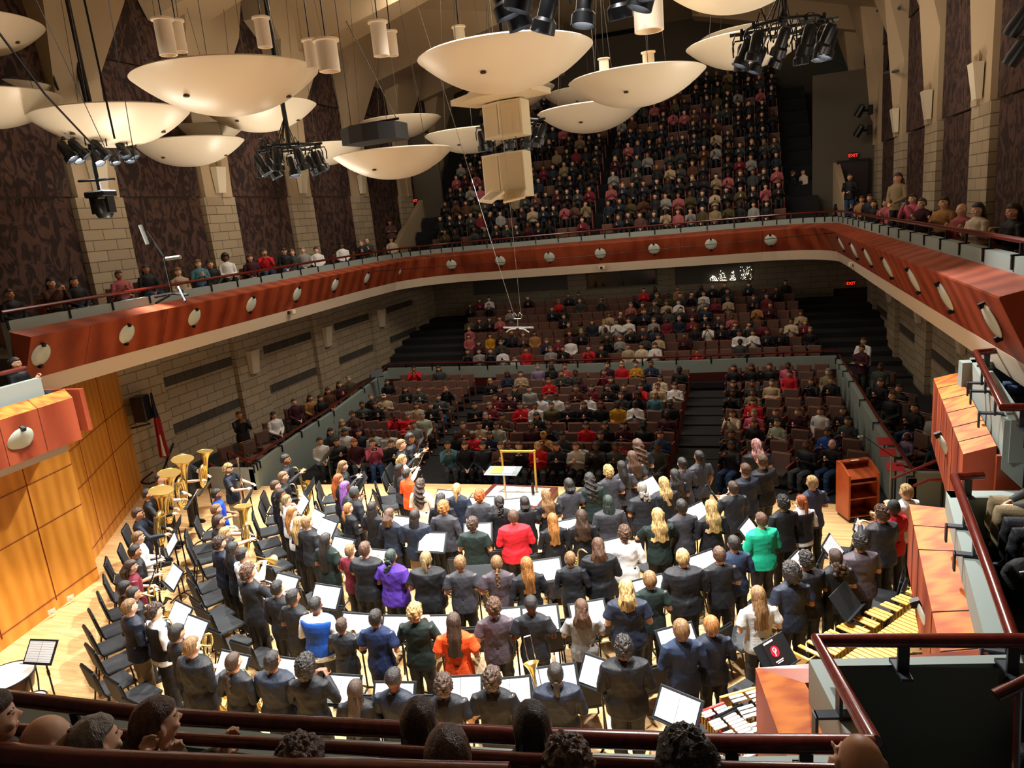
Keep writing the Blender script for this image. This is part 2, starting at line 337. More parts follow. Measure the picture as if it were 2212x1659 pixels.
# curved sweeping side walls of the balcony seating
for nm, pts in (('left', [(861, 524, 33.2), (872, 500, 34), (893, 470, 35.6), (914, 430, 37.2), (930, 395, 38.6), (938, 370, 39.6), (945, 300, 42.5)]), ('right', [(1822, 440, 33.2), (1812, 400, 34.3), (1800, 355, 36), (1794, 310, 38), (1792, 270, 39.6), (1795, 240, 41), (1800, 205, 42.5)])):
    P = [PY(px, py, yy) for px, py, yy in pts]; ys = [q[2] for q in pts]; s = -1 if nm == 'left' else 1
    rings = [[(x, y, z), (x+s*.28, y, z), (x+s*.28, y, 4.5), (x, y, 4.5)] for (x, z), y in zip(P, ys)]
    b = MB(); b.loft(rings); struct(b.build('wall_balcony_%s_stair' % nm, m_ceil))
# ---------------- upper side walls ----------------
for nm, xw, s in (('left', -17.0, -1), ('right', 5.7, 1)):
    y0 = 5.0; y1 = 45.4; b = MB(); b.box((xw+s*.45, (y0+y1)/2, 10.5), (.3, y1-y0, 11.4)); struct(b.build('wall_upper_'+nm, m_ceild))
    P2 = [(10.4, 12.0)]+PIL+[(40.0, 41.4)]
    b = MB()
    for a, c in P2: b.box((xw+s*.15, (a+c)/2, 6.6), (.5, c-a, 3.6))
    struct(b.build('trim_%s_block_pilasters' % nm, m_cmu))
    b = MB()                                              # painted shafts flaring into the ceiling
    for a, c in P2:
        m_ = (a+c)/2
        q = [(a+.1, 8.4), (c-.1, 8.4), (c-.1, 11.6), (c+.75, 13.6), (c+.75, 16.6), (a-1.1, 16.6), (a-1.1, 14.6), (a-.3, 14.0), (a+.1, 11.0)]
        V = [(xw-s*(.1+max(0, z-11)*.28), y, z) for y, z in q]+[(xw+s*.4, y, z) for y, z in q]; n = len(q)
        b.add(V, [tuple(range(n)), tuple(range(2*n-1, n-1, -1))]+[(i, (i+1) % n, n+(i+1) % n, n+i) for i in range(n)])
        b.box((xw-s*.02, m_+.35, 10.2), (.3, .5, 3.6))
    struct(b.build('trim_%s_plaster_shafts' % nm, m_ceil))
    for i in range(len(P2)-1):                            # woven acoustic panels between the pilasters
        a, c = P2[i][1], P2[i+1][0]; r = empty('acoustic_wall_cloth', (xw+s*.12, (a+c)/2, 4.9), 0, '%s woven dark brown wall panel %s, counted from the stage' % (ORD[i], 'above the flag' if s < 0 else 'above the lectern'), 'acoustic panel', 'woven panels on the %s upper wall' % nm)
        for z0, z1, d in ((0, 3.5, 0), (3.54, 7.3, .06), (7.34, 11.2, .1)):
            b = MB(); b.box((-s*d, 0, (z0+z1)/2), (.1, c-a-.06, z1-z0)); b.build('fabric_section', m_panel, r)
    for i, (a, c) in enumerate(P2[1:5] if s > 0 else P2[1:5]):  # tapered wall lights
        for zz, lv in ((8.95, 'upper'), (2.65, 'lower')):
            if lv == 'lower' and i == 0 and s < 0: continue
            x0 = xw-s*(.14 if lv == 'upper' else .2); b = MB(); h = .42
            b.add([(x0, (a+c)/2-.26, zz+h), (x0, (a+c)/2+.26, zz+h), (x0-s*.24, (a+c)/2+.24, zz+h), (x0-s*.24, (a+c)/2-.24, zz+h), (x0, (a+c)/2-.2, zz-h), (x0, (a+c)/2+.2, zz-h), (x0-s*.12, (a+c)/2+.18, zz-h), (x0-s*.12, (a+c)/2-.18, zz-h)],
                  [(0, 1, 2, 3), (7, 6, 5, 4), (0, 4, 5, 1), (1, 5, 6, 2), (2, 6, 7, 3), (3, 7, 4, 0)])
            o = b.build('wall_light', mat('sconce_white', 'd8ccb2', .6)); tag(o, 'unlit tapered white wall light, %s %s one %s, from the stage' % (ORD[i], lv, 'on the flag-side wall' if s < 0 else 'on the lectern-side wall'), 'wall light', 'tapered wall lights')
# ---------------- ceiling ----------------
b = MB(); b.box((-5.6, 25, 16.9), (26, 44, .4)); struct(b.build('ceiling', m_ceil))
for y, dz in ((20.2, 0), (27, 0), (34, 0), (40, 0)):     # folded soffit planes across the hall
    for s, cx in ((-1, -5.6), (1, -5.6)):
        x0, x1 = cx+s*11.3, cx+s*3.5; b = MB()
        V = [(x0, y-2.6, 16.7), (x1, y-2.6, 16.7), (x1, y+2.6, 16.7), (x0, y+2.6, 16.7), (x0, y-.9, 13.6), (x1, y-.5, 15.6), (x1, y+.5, 15.6), (x0, y+.9, 13.6)]
        b.add(V, [(0, 1, 2, 3), (7, 6, 5, 4), (0, 4, 5, 1), (1, 5, 6, 2), (2, 6, 7, 3), (3, 7, 4, 0)]); struct(b.build('ceiling', m_ceil))
x0, z0 = PY(1283, 85, 44.9); x1, z1 = PY(1422, 0, 44.9)
b = MB(); b.box(((x0+x1)/2, 44.95, (z0+z1)/2+.3), (x1-x0, .12, z1-z0+.6)); struct(b.build('window_4', m_dglass))
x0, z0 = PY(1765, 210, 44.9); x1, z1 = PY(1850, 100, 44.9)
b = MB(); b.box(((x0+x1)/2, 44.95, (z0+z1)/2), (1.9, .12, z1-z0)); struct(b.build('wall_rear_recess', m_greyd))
# stub walls beside the rear doors, doors and exit signs
m_door = mat('dark_door', '2a1712', .5); m_exit = mat('exit_sign_red', 'ff2a20', emis=2.6)
FONT = None
def text(body, size, loc, rot, m, name='lettering', parent=None, ext=.004):
    c = bpy.data.curves.new('t', 'FONT'); c.body = body; c.size = size; c.extrude = ext; c.align_x = 'CENTER'; c.align_y = 'CENTER'
    o = bpy.data.objects.new('t', c); COL.objects.link(o); dg = bpy.context.evaluated_depsgraph_get(); me = bpy.data.meshes.new_from_object(o.evaluated_get(dg)); bpy.data.objects.remove(o)
    me.materials.clear(); me.materials.append(m); o = bpy.data.objects.new(name, me); COL.objects.link(o); o.location = loc; o.rotation_euler = rot; o.parent = parent; return o
for i, (px, py, yy, lab) in enumerate([(926, 662, 37.95, 'red exit sign over the lower rear door on the flag side'), (1838, 612, 37.95, 'red exit sign over the lower rear door on the lectern side'), (895, 434, 37.0, 'red exit sign beside the balcony stair on the flag side'), (1843, 336, 36.0, 'red exit sign above the balcony door on the lectern side')]):
    x, z = PY(px, py, yy); r = empty('exit_sign', (x, yy, z), 0, lab, 'exit sign', 'red exit signs')
    b = MB(); b.box((0, 0, 0), (.34, .06, .26)); b.build('sign_box', mat('sign_black', '120606', .5, emis=.0), r)
    text('EXIT', .19, (0, -.04, 0), (math.pi/2, 0, 0), m_exit, 'lettering', r)
for n, (p0, p1, yy) in enumerate([((907, 678), (950, 790), 37.93), ((1805, 627), (1868, 770), 37.93), ((1812, 352), (1873, 455), 36.0), ((876, 448), (893, 520), 37.0)]):
    x0, z1 = PY(*p0, yy); x1, z0 = PY(*p1, yy); r = struct(empty('door_%d' % (n+1), ((x0+x1)/2, yy, z0)))
    b = MB(); b.box((0, .02, (z1-z0)/2), (x1-x0, .06, z1-z0)); b.build('door_leaf', m_door, r)
    b = MB(); b.box((0, 0, z1-z0+.04), (x1-x0+.16, .12, .08)); b.box((-(x1-x0)/2-.04, 0, (z1-z0)/2), (.08, .12, z1-z0)); b.box(((x1-x0)/2+.04, 0, (z1-z0)/2), (.08, .12, z1-z0)); b.build('door_frame', m_black, r)
for x0, x1, yy in ((-17.3, -16.0, 37.1), (3.4, 5.8, 36.1)):
    b = MB(); b.box(((x0+x1)/2, yy+.1, 8.2), (x1-x0+(.6 if x0 > 0 else 1.2), .15, 6.8)); struct(b.build('wall_balcony_corridor', m_rear))
# ---------------- stage shell ----------------
def wallslab(nm, p, q, z0, z1, m, th=.15):
    a, c = Vector(p), Vector(q); t = (c-a).normalized(); n = Vector((-t.y, t.x))*th
    b = MB(); b.prism([a, c, c+n, a+n], z0, z1); o = b.build(nm, m); return struct(o)
wallslab('wall_stage_left', (-12.2, 4.0), (-13.45, 10.67), 0, 4.0, m_shell, .3)
wallslab('wall_stage_left_rear', (-13.9, 10.6), (-17.05, 15.75), 0, 4.0, m_shell, .3)
b = MB()
for (p, q), ys in ((((-12.2, 4.0), (-13.45, 10.67)), (.3, .62, .82)), (((-13.9, 10.6), (-17.05, 15.75)), (.28, .62))):
    a, c = Vector(p), Vector(q); t = (c-a).normalized(); n = Vector((t.y, -t.x))*.006
    for f in ys: w = a.lerp(c, f)+n; b.box((w.x, w.y, 2.1), (.012, .012, 3.8), math.atan2(t.y, t.x))
    for z in (.28, 1.75, 2.65): w = (a+c)/2+n; b.box((w.x, w.y, z), ((c-a).length, .012, .012), math.atan2(t.y, t.x))
struct(b.build('trim_shell_joints', mat('shell_joint', '7a3408', .8)))
for i, (px, py) in enumerate(((152, 1292), (112, 1322))):
    x, y = PZ(px, py, .12); b = MB(); b.box((0, 0, 0), (.02, .14, .09)); b.box((.012, 0, 0), (.01, .05, .05))
    o = b.build('floor_socket', mat('socket_plate', ['e9e4d2', 'b07a30'][i], .4), loc=(x, y, .13), rz=-.18); tag(o, ['white socket plate low on the wooden shell wall', 'brown socket plate low on the wooden shell wall'][i], 'socket')
# ---------------- terraces: cap, face, parapet, rail ----------------
def terrace(nm, cap_out, cap_in, par_out, par_in, zc, zci, zf, zp, zin, seams, face=m_fascia, capm=m_capw):
    b = MB(); n = len(cap_out)
    V = [(*p, zc) for p in cap_out]+[(*p, zci) for p in cap_in]+[(*p, zf) for p in cap_out]+[(*p, zf) for p in cap_in]
    F = [(i, i+1, n+i+1, n+i) for i in range(n-1)]+[(i, i+1, 2*n+i+1, 2*n+i) for i in range(n-1)]+[(n-1, 2*n-1, 4*n-1, 3*n-1), (0, n, 3*n, 2*n)]
    b.add(V, F[:n-1]); o1 = b.build('wall_%s_cap' % nm, capm); struct(o1)
    b = MB(); b.add(V, F[n-1:]); struct(b.build('wall_%s_face' % nm, face))
    b = MB(); m = len(par_out)
    V = [(*p, zp) for p in par_out]+[(*p, zp) for p in par_in]+[(*p, zc-.1) for p in par_out]+[(*p, zin) for p in par_in]
    F = [(i, i+1, m+i+1, m+i) for i in range(m-1)]+[(i, i+1, 2*m+i+1, 2*m+i) for i in range(m-1)]+[(m+i, m+i+1, 3*m+i+1, 3*m+i) for i in range(m-1)]+[(0, m, 3*m, 2*m), (m-1, 2*m-1, 4*m-1, 3*m-1)]
    b.add(V, F); struct(b.build('wall_%s_parapet' % nm, m_grey))
    b = MB()
    for f in seams:
        for i in range(n-1):
            a, c = Vector(cap_out[i]), Vector(cap_out[i+1]); d, e = Vector(cap_in[i]), Vector(cap_in[i+1]); p, q = a.lerp(c, f), d.lerp(e, f)
            b.tube([(p.x, p.y, zc+.002), (q.x, q.y, zci+.002)], .006, 4); b.tube([(p.x, p.y, zc), (p.x, p.y, zf)], .006, 4)
    struct(b.build('trim_%s_joints' % nm, mat('joint_dark')))
def railing(pts, z, zp, label, posts, r=.045, side=1):
    o = empty('handrail', (0, 0, 0), 0, label, 'handrail'); b = MB(); b.tube([(*p, z) for p in pts], r, 12); b.build('rail_tube', m_cherry, o, True)
    for seg, f in posts:
        a, c = Vector(pts[seg]), Vector(pts[seg+1]); p = a.lerp(c, f); t = (c-a).normalized(); n = Vector((-t.y, t.x))*side
        b = MB(); rz = math.atan2(t.y, t.x); b.box((0, 0, (z+zp)/2-.01), (.075, .022, z-zp)); b.box((0, side*.03, zp+.01), (.075, .24, .02)); b.box((0, side*.15, zp-.07), (.075, .02, .18))
        b.xf(Matrix.Translation((p.x, p.y, 0)) @ Matrix.Rotation(rz, 4, 'Z')); b.build('bracket', mat('bracket_paint', '2c343c', .5), o)
def off(pts, d):
    return [(p[0]+n.x*d, p[1]+n.y*d) for p, n in zip(pts, normals(pts))]
# side terrace over the left shell
LA = [(-12.15, 5.0), (-12.35, 10.1)]
terrace('left_terrace', [(-12.15, 5.0), (-12.35, 10.15)], [(-12.6, 5.0), (-12.75, 10.35)], [(-12.68, 5.0), (-12.85, 10.0)], [(-12.86, 5.0), (-13.0, 10.0)], 4.22, 4.34, 3.38, 4.66, 3.8, (.4, .55, .7, .85))
b = MB(); b.prism([(-12.45, 5), (-12.6, 10.0), (-13.4, 10.0), (-13.2, 5)], 3.18, 3.4); struct(b.build('trim_left_terrace_edge', m_white))
b = MB(); b.prism([(-12.75, 5), (-12.75, 10.35), (-14.6, 10.7), (-17, 10.7), (-17, 5)], 3.4, 3.9); struct(b.build('floor', m_rear))
b = MB(); b.box((-13.6, 10.42, 3.9), (2.4, .1, .85)); struct(b.build('wall_left_terrace_end', m_fascia))
railing([(-12.95, 5.0), (-13.05, 9.3), (-13.05, 9.9)], 4.88, 4.67, 'cherry handrail on the pale parapet over the wooden shell wall', [(0, .6), (0, .98)], side=1)
# right side terraces C (far) and D (middle)
terrace('right_far_terrace', [(2.93, 12.79), (2.42, 9.08)], [(3.22, 12.6), (2.73, 9.01)], [(3.24, 12.1), (2.74, 8.85)], [(3.42, 12.1), (2.95, 8.83)], 3.62, 3.75, 2.55, 4.1, 3.3, (.18, .36, .54, .72, .88))
b = MB(); b.box((3.9, 8.9, 3.1), (2.4, .06, 1.15)); struct(b.build('wall_right_far_terrace_end', m_fasciab))
b = MB(); b.box((3.8, 8.86, 3.86), (2.0, .06, .5)); b.prism([(3.06, 11.75), (5.6, 12.1), (5.6, 12.3), (3.06, 11.95)], 3.3, 4.1); struct(b.build('wall_right_far_terrace_inner', m_grey))
b = MB(); b.prism([(2.75, 8.95), (3.2, 12.3), (5.6, 12.3), (5.6, 8.95)], 2.9, 3.3); struct(b.build('floor', m_carpet))
railing([(5.0, 11.85), (3.1, 11.3), (2.61, 8.51), (4.6, 8.5)], 4.35, 4.11, 'cherry handrail framing the highest side box by the jeans-clad spectator', [(0, .92), (1, .3), (1, .45), (1, .8), (2, .1)], side=-1)
terrace('right_middle_terrace', [(1.86, 9.01), (1.64, 7.17), (1.42, 5.3)], [(2.16, 8.7), (1.93, 7.03), (1.72, 5.3)], [(2.14, 8.6), (1.66, 5.3)], [(2.3, 8.6), (1.84, 5.3)], 3.0, 3.1, 2.2, 3.35, 2.55, (.33, .66))
b = MB(); b.prism([(2.14, 8.4), (2.14, 8.6), (5.6, 8.85), (5.6, 8.65)], 2.5, 3.35); struct(b.build('wall_right_middle_terrace_inner', m_grey))
b = MB(); b.prism([(1.78, 5.3), (2.2, 8.6), (5.6, 8.8), (5.6, 5.3)], 2.4, 2.83); struct(b.build('floor', m_carpet))
railing([(2.45, 8.45), (2.16, 8.39), (1.88, 6.12), (1.75, 5.15)], 3.6, 3.36, 'cherry handrail beside the khaki trousers on the middle side box', [(0, .5), (1, .35), (1, .62), (2, .7)], side=-1)
# nearest choir terrace with its corner
terrace('near_terrace', [(-3.2, 4.3), (-1.2, 4.45), (-.2, 4.6), (.1, 4.35), (.04, 5.47), (.3, 5.49)][4:5]+[(.19, 4.7), (.3, 4.2)], [(.40, 5.2), (.54, 4.65), (.62, 4.3)], [(.41, 4.99), (.57, 4.22)], [(.53, 4.93), (.67, 4.24)], 3.0, 3.1, 2.2, 3.45, 2.7, ())
b = MB(); b.add([(.04, 5.47, 3.0), (1.75, 5.5, 3.35), (1.75, 5.5, 2.4), (.04, 5.47, 2.4), (.40, 5.2, 3.1), (1.75, 5.3, 3.3)], [(0, 1, 2, 3), (0, 4, 5, 1)]); struct(b.build('wall_near_terrace_front', m_fasciab))
b = MB(); b.add([(.41, 4.99, 3.45), (1.79, 5.28, 3.45), (2.2, 5.3, 3.45), (.53, 4.93, 3.45), (1.79, 5.18, 3.45), (2.2, 5.18, 3.45), (.41, 4.99, 2.6), (2.2, 5.3, 2.6)], [(0, 1, 4, 3), (1, 2, 5, 4), (0, 6, 7, 2)]); struct(b.build('wall_near_terrace_ledge', m_grey))
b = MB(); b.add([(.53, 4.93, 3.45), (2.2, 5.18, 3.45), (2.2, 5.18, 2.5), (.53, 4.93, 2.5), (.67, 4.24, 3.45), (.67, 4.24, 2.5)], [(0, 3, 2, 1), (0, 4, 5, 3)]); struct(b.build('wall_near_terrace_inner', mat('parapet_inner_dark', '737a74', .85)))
text('AA', .075, (1.72, 5.10, 3.36), (math.pi/2, 0, math.radians(8)), mat('sign_ink', '111111'), 'lettering', None)
aa = bpy.data.objects['lettering.004'] if 'lettering.004' in bpy.data.objects else None
r = empty('row_sign', (1.72, 5.11, 3.36), math.radians(8), 'small grey row plate lettered AA on the dark inner parapet', 'sign'); b = MB(); b.box((0, 0, 0), (.15, .008, .09)); b.build('plate', mat('row_plate', '4f544e', .5), r)
for o in [o for o in COL.objects if o.name.startswith('lettering') and o.parent is None]: o.parent = r; o.location = (0, -.008, 0); o.rotation_euler = (math.pi/2, 0, 0)
m_gcarp = brick('loop_carpet', '6a7276', 'a4aeaa', '2c3034', 'XYZ', .03, .03, .95, .004)
b = MB(); b.prism([(.60, 4.2), (.53, 4.93), (5.6, 5.4), (5.6, 2.2), (.62, 2.2)], 2.1, 2.5); struct(b.build('floor', m_gcarp))
FP = [(-8.6, 3.75), (-5.67, 3.42), (-4.81, 3.42), (-2.87, 3.54), (-2.23, 3.62), (-1.15, 3.74), (-.52, 3.84), (-.04, 3.92), (.57, 4.05)]
FI = off(FP, -.2)
b = MB(); rings = [[(*p, 3.45), (*q, 3.45), (*q, 2.6), (*p, 2.5)] for p, q in zip(FP, FI)]; b.loft(rings); struct(b.build('wall_choir_parapet', m_grey))
b = MB(); FO = off(FP, .36); rings = [[(*p, 3.05), (*q, 2.95), (*q, 2.2), (*p, 2.2)] for p, q in zip(FP, FO)]; b.loft(rings); struct(b.build('wall_choir_fascia', m_capw))
b = MB(); b.prism(FI+[(.6, 2.9), (-8.6, 2.4)], 2.2, 2.62); b.prism([(-8.6, 2.45), (-3, 2.5), (.6, 2.75), (.6, 1.4), (-8.6, 1.2)], 2.62, 3.1); b.prism([(-8.6, 1.35), (.6, 1.6), (5.5, 1.6), (5.5, -2.5), (-8.6, -2.5)], 2.62, 3.7); struct(b.build('floor', mat('loft_carpet', '1a1b1c', .95)))
def pzl(pts, z): return [PZ(px, py, z) for px, py in pts]
R1 = pzl([(-260, 1478), (0, 1505), (345, 1547), (680, 1567), (1130, 1590), (1580, 1606), (1888, 1608)], 3.72)
railing(R1, 3.72, 3.46, 'thick dark cherry handrail on the choir parapet just above the stage', [(1, .47), (2, .97), (5, .0), (5, .53)], .055, side=1)
E_ = pzl([(1888, 1604), (1764, 1383)], 3.72)+pzl([(1764, 1383), (2225, 1384)], 3.72)[1:]
railing(E_, 3.72, 3.46, 'cherry handrail turning the corner above the marimba', [(0, .55), (1, .42), (1, .93)], .05, side=1)
R2 = pzl([(-300, 1560), (180, 1583), (680, 1612), (1130, 1640), (1577, 1660), (1900, 1668)], 4.3)
railing(R2, 4.3, 3.4, 'slimmer cherry handrail behind the front choir row', [], .032)
R3 = pzl([(-300, 1606), (180, 1647), (680, 1668), (1100, 1680)], 4.9)
railing(R3, 4.9, 4.2, 'thick cherry handrail along the very bottom of the view', [], .05)
b = MB(); b.tube([PZ(2150, 1503, 3.9)+(3.9,), PZ(2235, 1462, 4.0)+(4.0,)], .035, 10); x, y = PZ(2200, 1480, 3.95); b.tube([(x, y, 3.93), (x+.05, y, 2.5)], .02, 6)
tag(b.build('handrail', mat('cherry_gloss', '4a140c', .12, coat=.6), smooth=True), 'short glossy sloping cherry handrail below the row plate', 'handrail')
# ---------------- parterre and side terraces on the main floor ----------------
b = MB(); CW = [(-15.1, 27.85)]+[(x, 27.6+.004*(x+5.8)**2) for x in (-13, -10, -6, -2, 1)]+[(3.2, 27.75)]
b.loft([[(x, y, .3), (x, y, .8), (x, y+.16, .8), (x, y+.16, -.4), (x, y+.02, -.4), (x, y+.02, .3)] for x, y in CW]); struct(b.build('wall_parterre', m_grey))
b = MB(); b.loft([[(x, y-.01, .32), (x, y-.04, .32), (x, y-.04, -.45), (x, y-.01, -.45)] for x, y in CW]); struct(b.build('wall_parterre_panelling', mat('parterre_cherry', '4a1712', .5)))
rr = empty('handrail', (0, 0, 0), 0, 'cherry handrail along the parterre wall in the middle of the seating', 'handrail')
b = MB(); b.tube([(x, y+.06, .97) for x, y in CW], .04, 8); b.build('rail_tube', m_cherry, rr, True)
for i in range(14):
    x = -14.2+i*1.3; b = MB(); b.box((x, 27.62+.004*(x+5.8)**2, .82), (.05, .06, .3)); b.build('bracket', m_black, rr)
LW = [(-13.15, 15.75), (-13.21, 16.11), (-13.67, 18.9), (-13.93, 21.31), (-15.1, 27.9)]; RW = [(3.25, 15.9), (3.2, 19), (3.2, 25), (3.2, 27.75)]
for nm, pts, s in (('left', LW, -1), ('right', RW, 1)):
    b = MB(); b.loft([[(x, y, -.6), (x, y, .68), (x+s*.16, y, .68), (x+s*.16, y, -.2)] for x, y in pts]); struct(b.build('wall_side_terrace_'+nm, m_grey))
    b = MB(); b.prism([(p[0]+s*.16, p[1]) for p in pts]+[(-17 if s < 0 else 5.7, 27.9), (-17 if s < 0 else 5.7, pts[0][1])], -.5, -.04); struct(b.build('floor', m_carpet))
    rr = empty('handrail', (0, 0, 0), 0, 'sloping cherry handrail on the grey terrace wall %s' % ('below the brick side wall with the flag' if s < 0 else 'beside the empty seats and lectern'), 'handrail'); b = MB(); b.tube([(x+s*.1, y, .84) for x, y in pts], .04, 8); b.build('rail_tube', m_cherry, rr, True)
    for i in range(9):
        t = i/8*(len(pts)-1); k = min(int(t), len(pts)-2); p = Vector(pts[k]).lerp(Vector(pts[k+1]), t-k); b = MB(); b.box((p.x+s*.04, p.y, .72), (.16, .04, .03)); b.box((p.x-s*.03, p.y, .62), (.02, .04, .2)); b.box((p.x+s*.1, p.y, .77), (.03, .04, .12)); b.build('bracket', m_black, rr)
b = MB(); b.prism([(-13.15, 15.75), (-14.7, 15.75), (-14.7, 15.9), (-13.15, 15.9)], -.6, .62); b.prism([(3.25, 15.9), (5.2, 15.9), (5.2, 16.05), (3.25, 16.05)], -.6, .8); struct(b.build('wall_terrace_ends', m_grey))
# stair handrails by the stage corners
def bar(nm, pts, r, lab, m=None, posts=()):
    o = empty(nm, (0, 0, 0), 0, lab, 'handrail'); b = MB(); b.tube(pts, r, 8); b.build('rail_tube', m or m_cherry, o, True)
    for p, z0 in posts: b = MB(); b.tube([(p[0], p[1], z0), p], .018, 6); b.build('post', m_black, o, True)
def P3(px, py, y): x, z = PY(px, py, y); return (x, y, z)
for k, (a, c, y, lab) in enumerate([((490, 976), (553, 1005), 16.6, 'upper dark red stair handrail at the left stage corner'), ((453, 1002), (523, 1035), 16.2, 'lower dark red stair handrail at the left stage corner')]):
    p, q = P3(*a, y), P3(*c, y-.5); bar('stair_handrail', [p, q], .025, lab.replace('left stage corner', 'stage corner behind the bassoon'), mat('rail_red', '8a2a24', .35), [(p, -.1), (q, 0)])
for k, (pts, y, lab) in enumerate([([(1928, 1034), (2020, 996), (2040, 994)], 15.6, 'upper sloping stair handrail behind the lectern microphone'), ([(1973, 1050), (2006, 1036), (2036, 1036)], 15.2, 'lower short stair handrail behind the lectern microphone'), ([(1935, 1005), (2025, 1018)], 16.3, 'flat handrail on the terrace corner behind the lectern microphone')]):
    q = [P3(a, c, y) for a, c in pts]; bar('stair_handrail', q, .03, lab, mat('rail_red'), [(q[-1], -.1), (q[0], -.1 if k else .0)])
for i, (px, py, lab) in enumerate([(1912, 957, 'red reserved card highest on the grey terrace wall'), (1918, 982, 'red reserved card second down on the terrace wall'), (1934, 1013, 'red reserved card lowest on the terrace wall by the microphone')]):
    x, y = PZ(px, py, .75); b = MB(); b.box((0, 0, 0), (.34, .24, .012), rx=.5); tag(b.build('reserved_card', mat('card_red', 'c8343c', .6), loc=(x, y, .8)), lab, 'card', 'reserved cards')
# fascia lamps
PATH2 = dens(PATH, .3); NRM2 = normals(PATH2)
LP = [(86, 766), (272, 721), (418, 685), (541, 657), (640, 635), (722, 615), (790, 600), (857, 586)]
BP = [(975, 571), (1081, 563), (1187, 555), (1297, 547), (1413, 537), (1536, 527), (1665, 518)]
RP = [(2148, 692), (2047, 640), (1978, 604), (1921, 577), (1878, 555), (1848, 541), (1820, 526), (1782, 519)]
lampm = mat('opal_glass', 'd9e4d6', .25, spec=.6)
DL = MB(); DL.lathe([(.0, .0), (.245, .0), (.25, .012), (.22, .035), (.12, .055), (0, .06)], n=28, axis='Y', cap=False); dl = DL.mesh('disc', lampm, True)
CL = MB(); CL.box((0, .05, .25), (.07, .09, .07)); cl = CL.mesh('clip', m_black); CL2 = MB(); CL2.box((0, .05, -.25), (.07, .09, .07)); cl2 = CL2.mesh('clip', m_black)
def lamp(px, py, lab, rz, z=4.86, plane=None, sc=1):
    x, y = PZ(px, py, z) if plane is None else plane
    r = empty('fascia_lamp', (x, y, z), rz, lab, 'lamp', 'round opal lamps on the balcony fascia', sc); tilt = empty  # disc leans with the fascia
    for a in (0,): inst('disc', dl, r, rot=(-.42, 0, 0), loc=(0, .02, 0))
    for s in (1, -1): inst('clip', cl if s > 0 else cl2, r, rot=(-.42, 0, 0), loc=(0, .0, .0))
for nm, pts, rz, who in (('left', LP, -math.pi/2, 'side with the tubas'), ('back', BP, math.pi, 'rear span facing the stage'), ('right', RP, math.pi/2, 'side above the lectern')):
    for i, p in enumerate(pts):
        if nm == 'left' and i > 5: rz2 = rz-.12*(i-5)*2
        elif nm == 'right' and i > 5: rz2 = rz+.15*(i-5)*2
        else: rz2 = rz
        gx, gy = PZ(*p, 4.86); gn = min(zip(PATH2, NRM2), key=lambda q: math.dist(q[0], (gx, gy))); sl = ((gn[0][0]+gn[1].x*.2-gx)*gn[1].x+(gn[0][1]+gn[1].y*.2-gy)*gn[1].y)
        fx = sl/((gx*gn[1].x+gy*gn[1].y)/math.hypot(gx, gy)); f_ = 1+fx/math.hypot(gx, gy); rz2 = math.atan2(-gn[1].y, -gn[1].x)-math.pi/2
        lamp(*p, plane=(gx*f_, gy*f_), z=CH+(4.86-CH)*f_, rz=rz2, lab='round opal lamp, %s from the %s, balcony %s' % (ORD[i], 'tuba corner' if nm == 'back' else 'stage end', who))
for (px, py, z), lab, rz in (((42, 950, 3.75), 'big round opal lamp on the low terrace fascia over the shell wall', -math.pi/2), ((2051, 970, 3.1), 'round opal lamp hanging off the highest side box, seen edge-on', math.pi/2), ((2012, 1345, 2.5), 'round opal lamp over the marimba, seen edge-on', math.pi/2)):
    if 'marimba' in lab: x, y = PZ(px, py, z); lamp(px, py, lab, rz, z, (x, y))
    elif px < 100: yy, zz = PX(px, py, -12.3); lamp(px, py, lab, rz, zz, (-12.3, yy))
    else: x, y = PZ(px, py, z); lamp(px, py, lab, rz, z, (x, y))
# ---------------- acoustic clouds ----------------
m_cloud = mat('cloud_shell', 'eadcc2', .38, spec=.5); m_wire = mat('hanging_wire', '5a5046', .5, .3)
CB = MB(); R0 = 1.8; prof = [(R0*math.sin(a), -.0) for a in (0,)]
rr_ = [(R0*t, -.74*(1-t**2.2)) for t in np.linspace(0, 1, 14)]
CB.lathe([(max(r_, .001), z) for r_, z in rr_]+[(R0+.01, .015), (R0-.02, .03)]+[(max(r_*.97, .001), z+.05) for r_, z in reversed(rr_)], n=64, cap=False); cloud_me = CB.mesh('cloud_shell', m_cloud, True)
PT = MB(); PT.lathe([(.06, 0), (.06, -.03), (.045, -.04), (.001, -.04)], n=14); port_me = PT.mesh('port', mat('port_brown', '3c2418', .5), True)
def cloud(x, y, z, lab, tilt=(.012, 0), sc=1, spin=0):
    r = empty('acoustic_cloud', (x, y, z), 0, lab, 'acoustic cloud', 'white dished acoustic clouds', sc); r.rotation_euler = (tilt[0], tilt[1], 0)
    inst('shell', cloud_me, r)
    for a in (.4+spin, 2.5+spin, 4.6+spin): inst('port', port_me, r, loc=(1.15*math.cos(a), 1.15*math.sin(a), -.74*(1-(1.15/1.8)**2.2)))
    for a in (.9, 3.0, 5.1):
        b = MB(); b.tube([(1.2*math.cos(a), 1.2*math.sin(a), -.3), (.55*math.cos(a), .55*math.sin(a), 16.6-z)], .008, 5); b.build('wire', m_wire, r)
D_ = 3.6
def cl_at(a, c, lab, D=3.6, **k):
    d1, d2 = ray(*a), ray(*c); u = (d1/np.linalg.norm(d1))@(d2/np.linalg.norm(d2)); dist = D/2/math.tan(math.acos(u)/2); x, y, z = PD((a[0]+c[0])/2, (a[1]+c[1])/2, dist)
    cloud(x, y, z, lab, sc=D/3.6, **k)
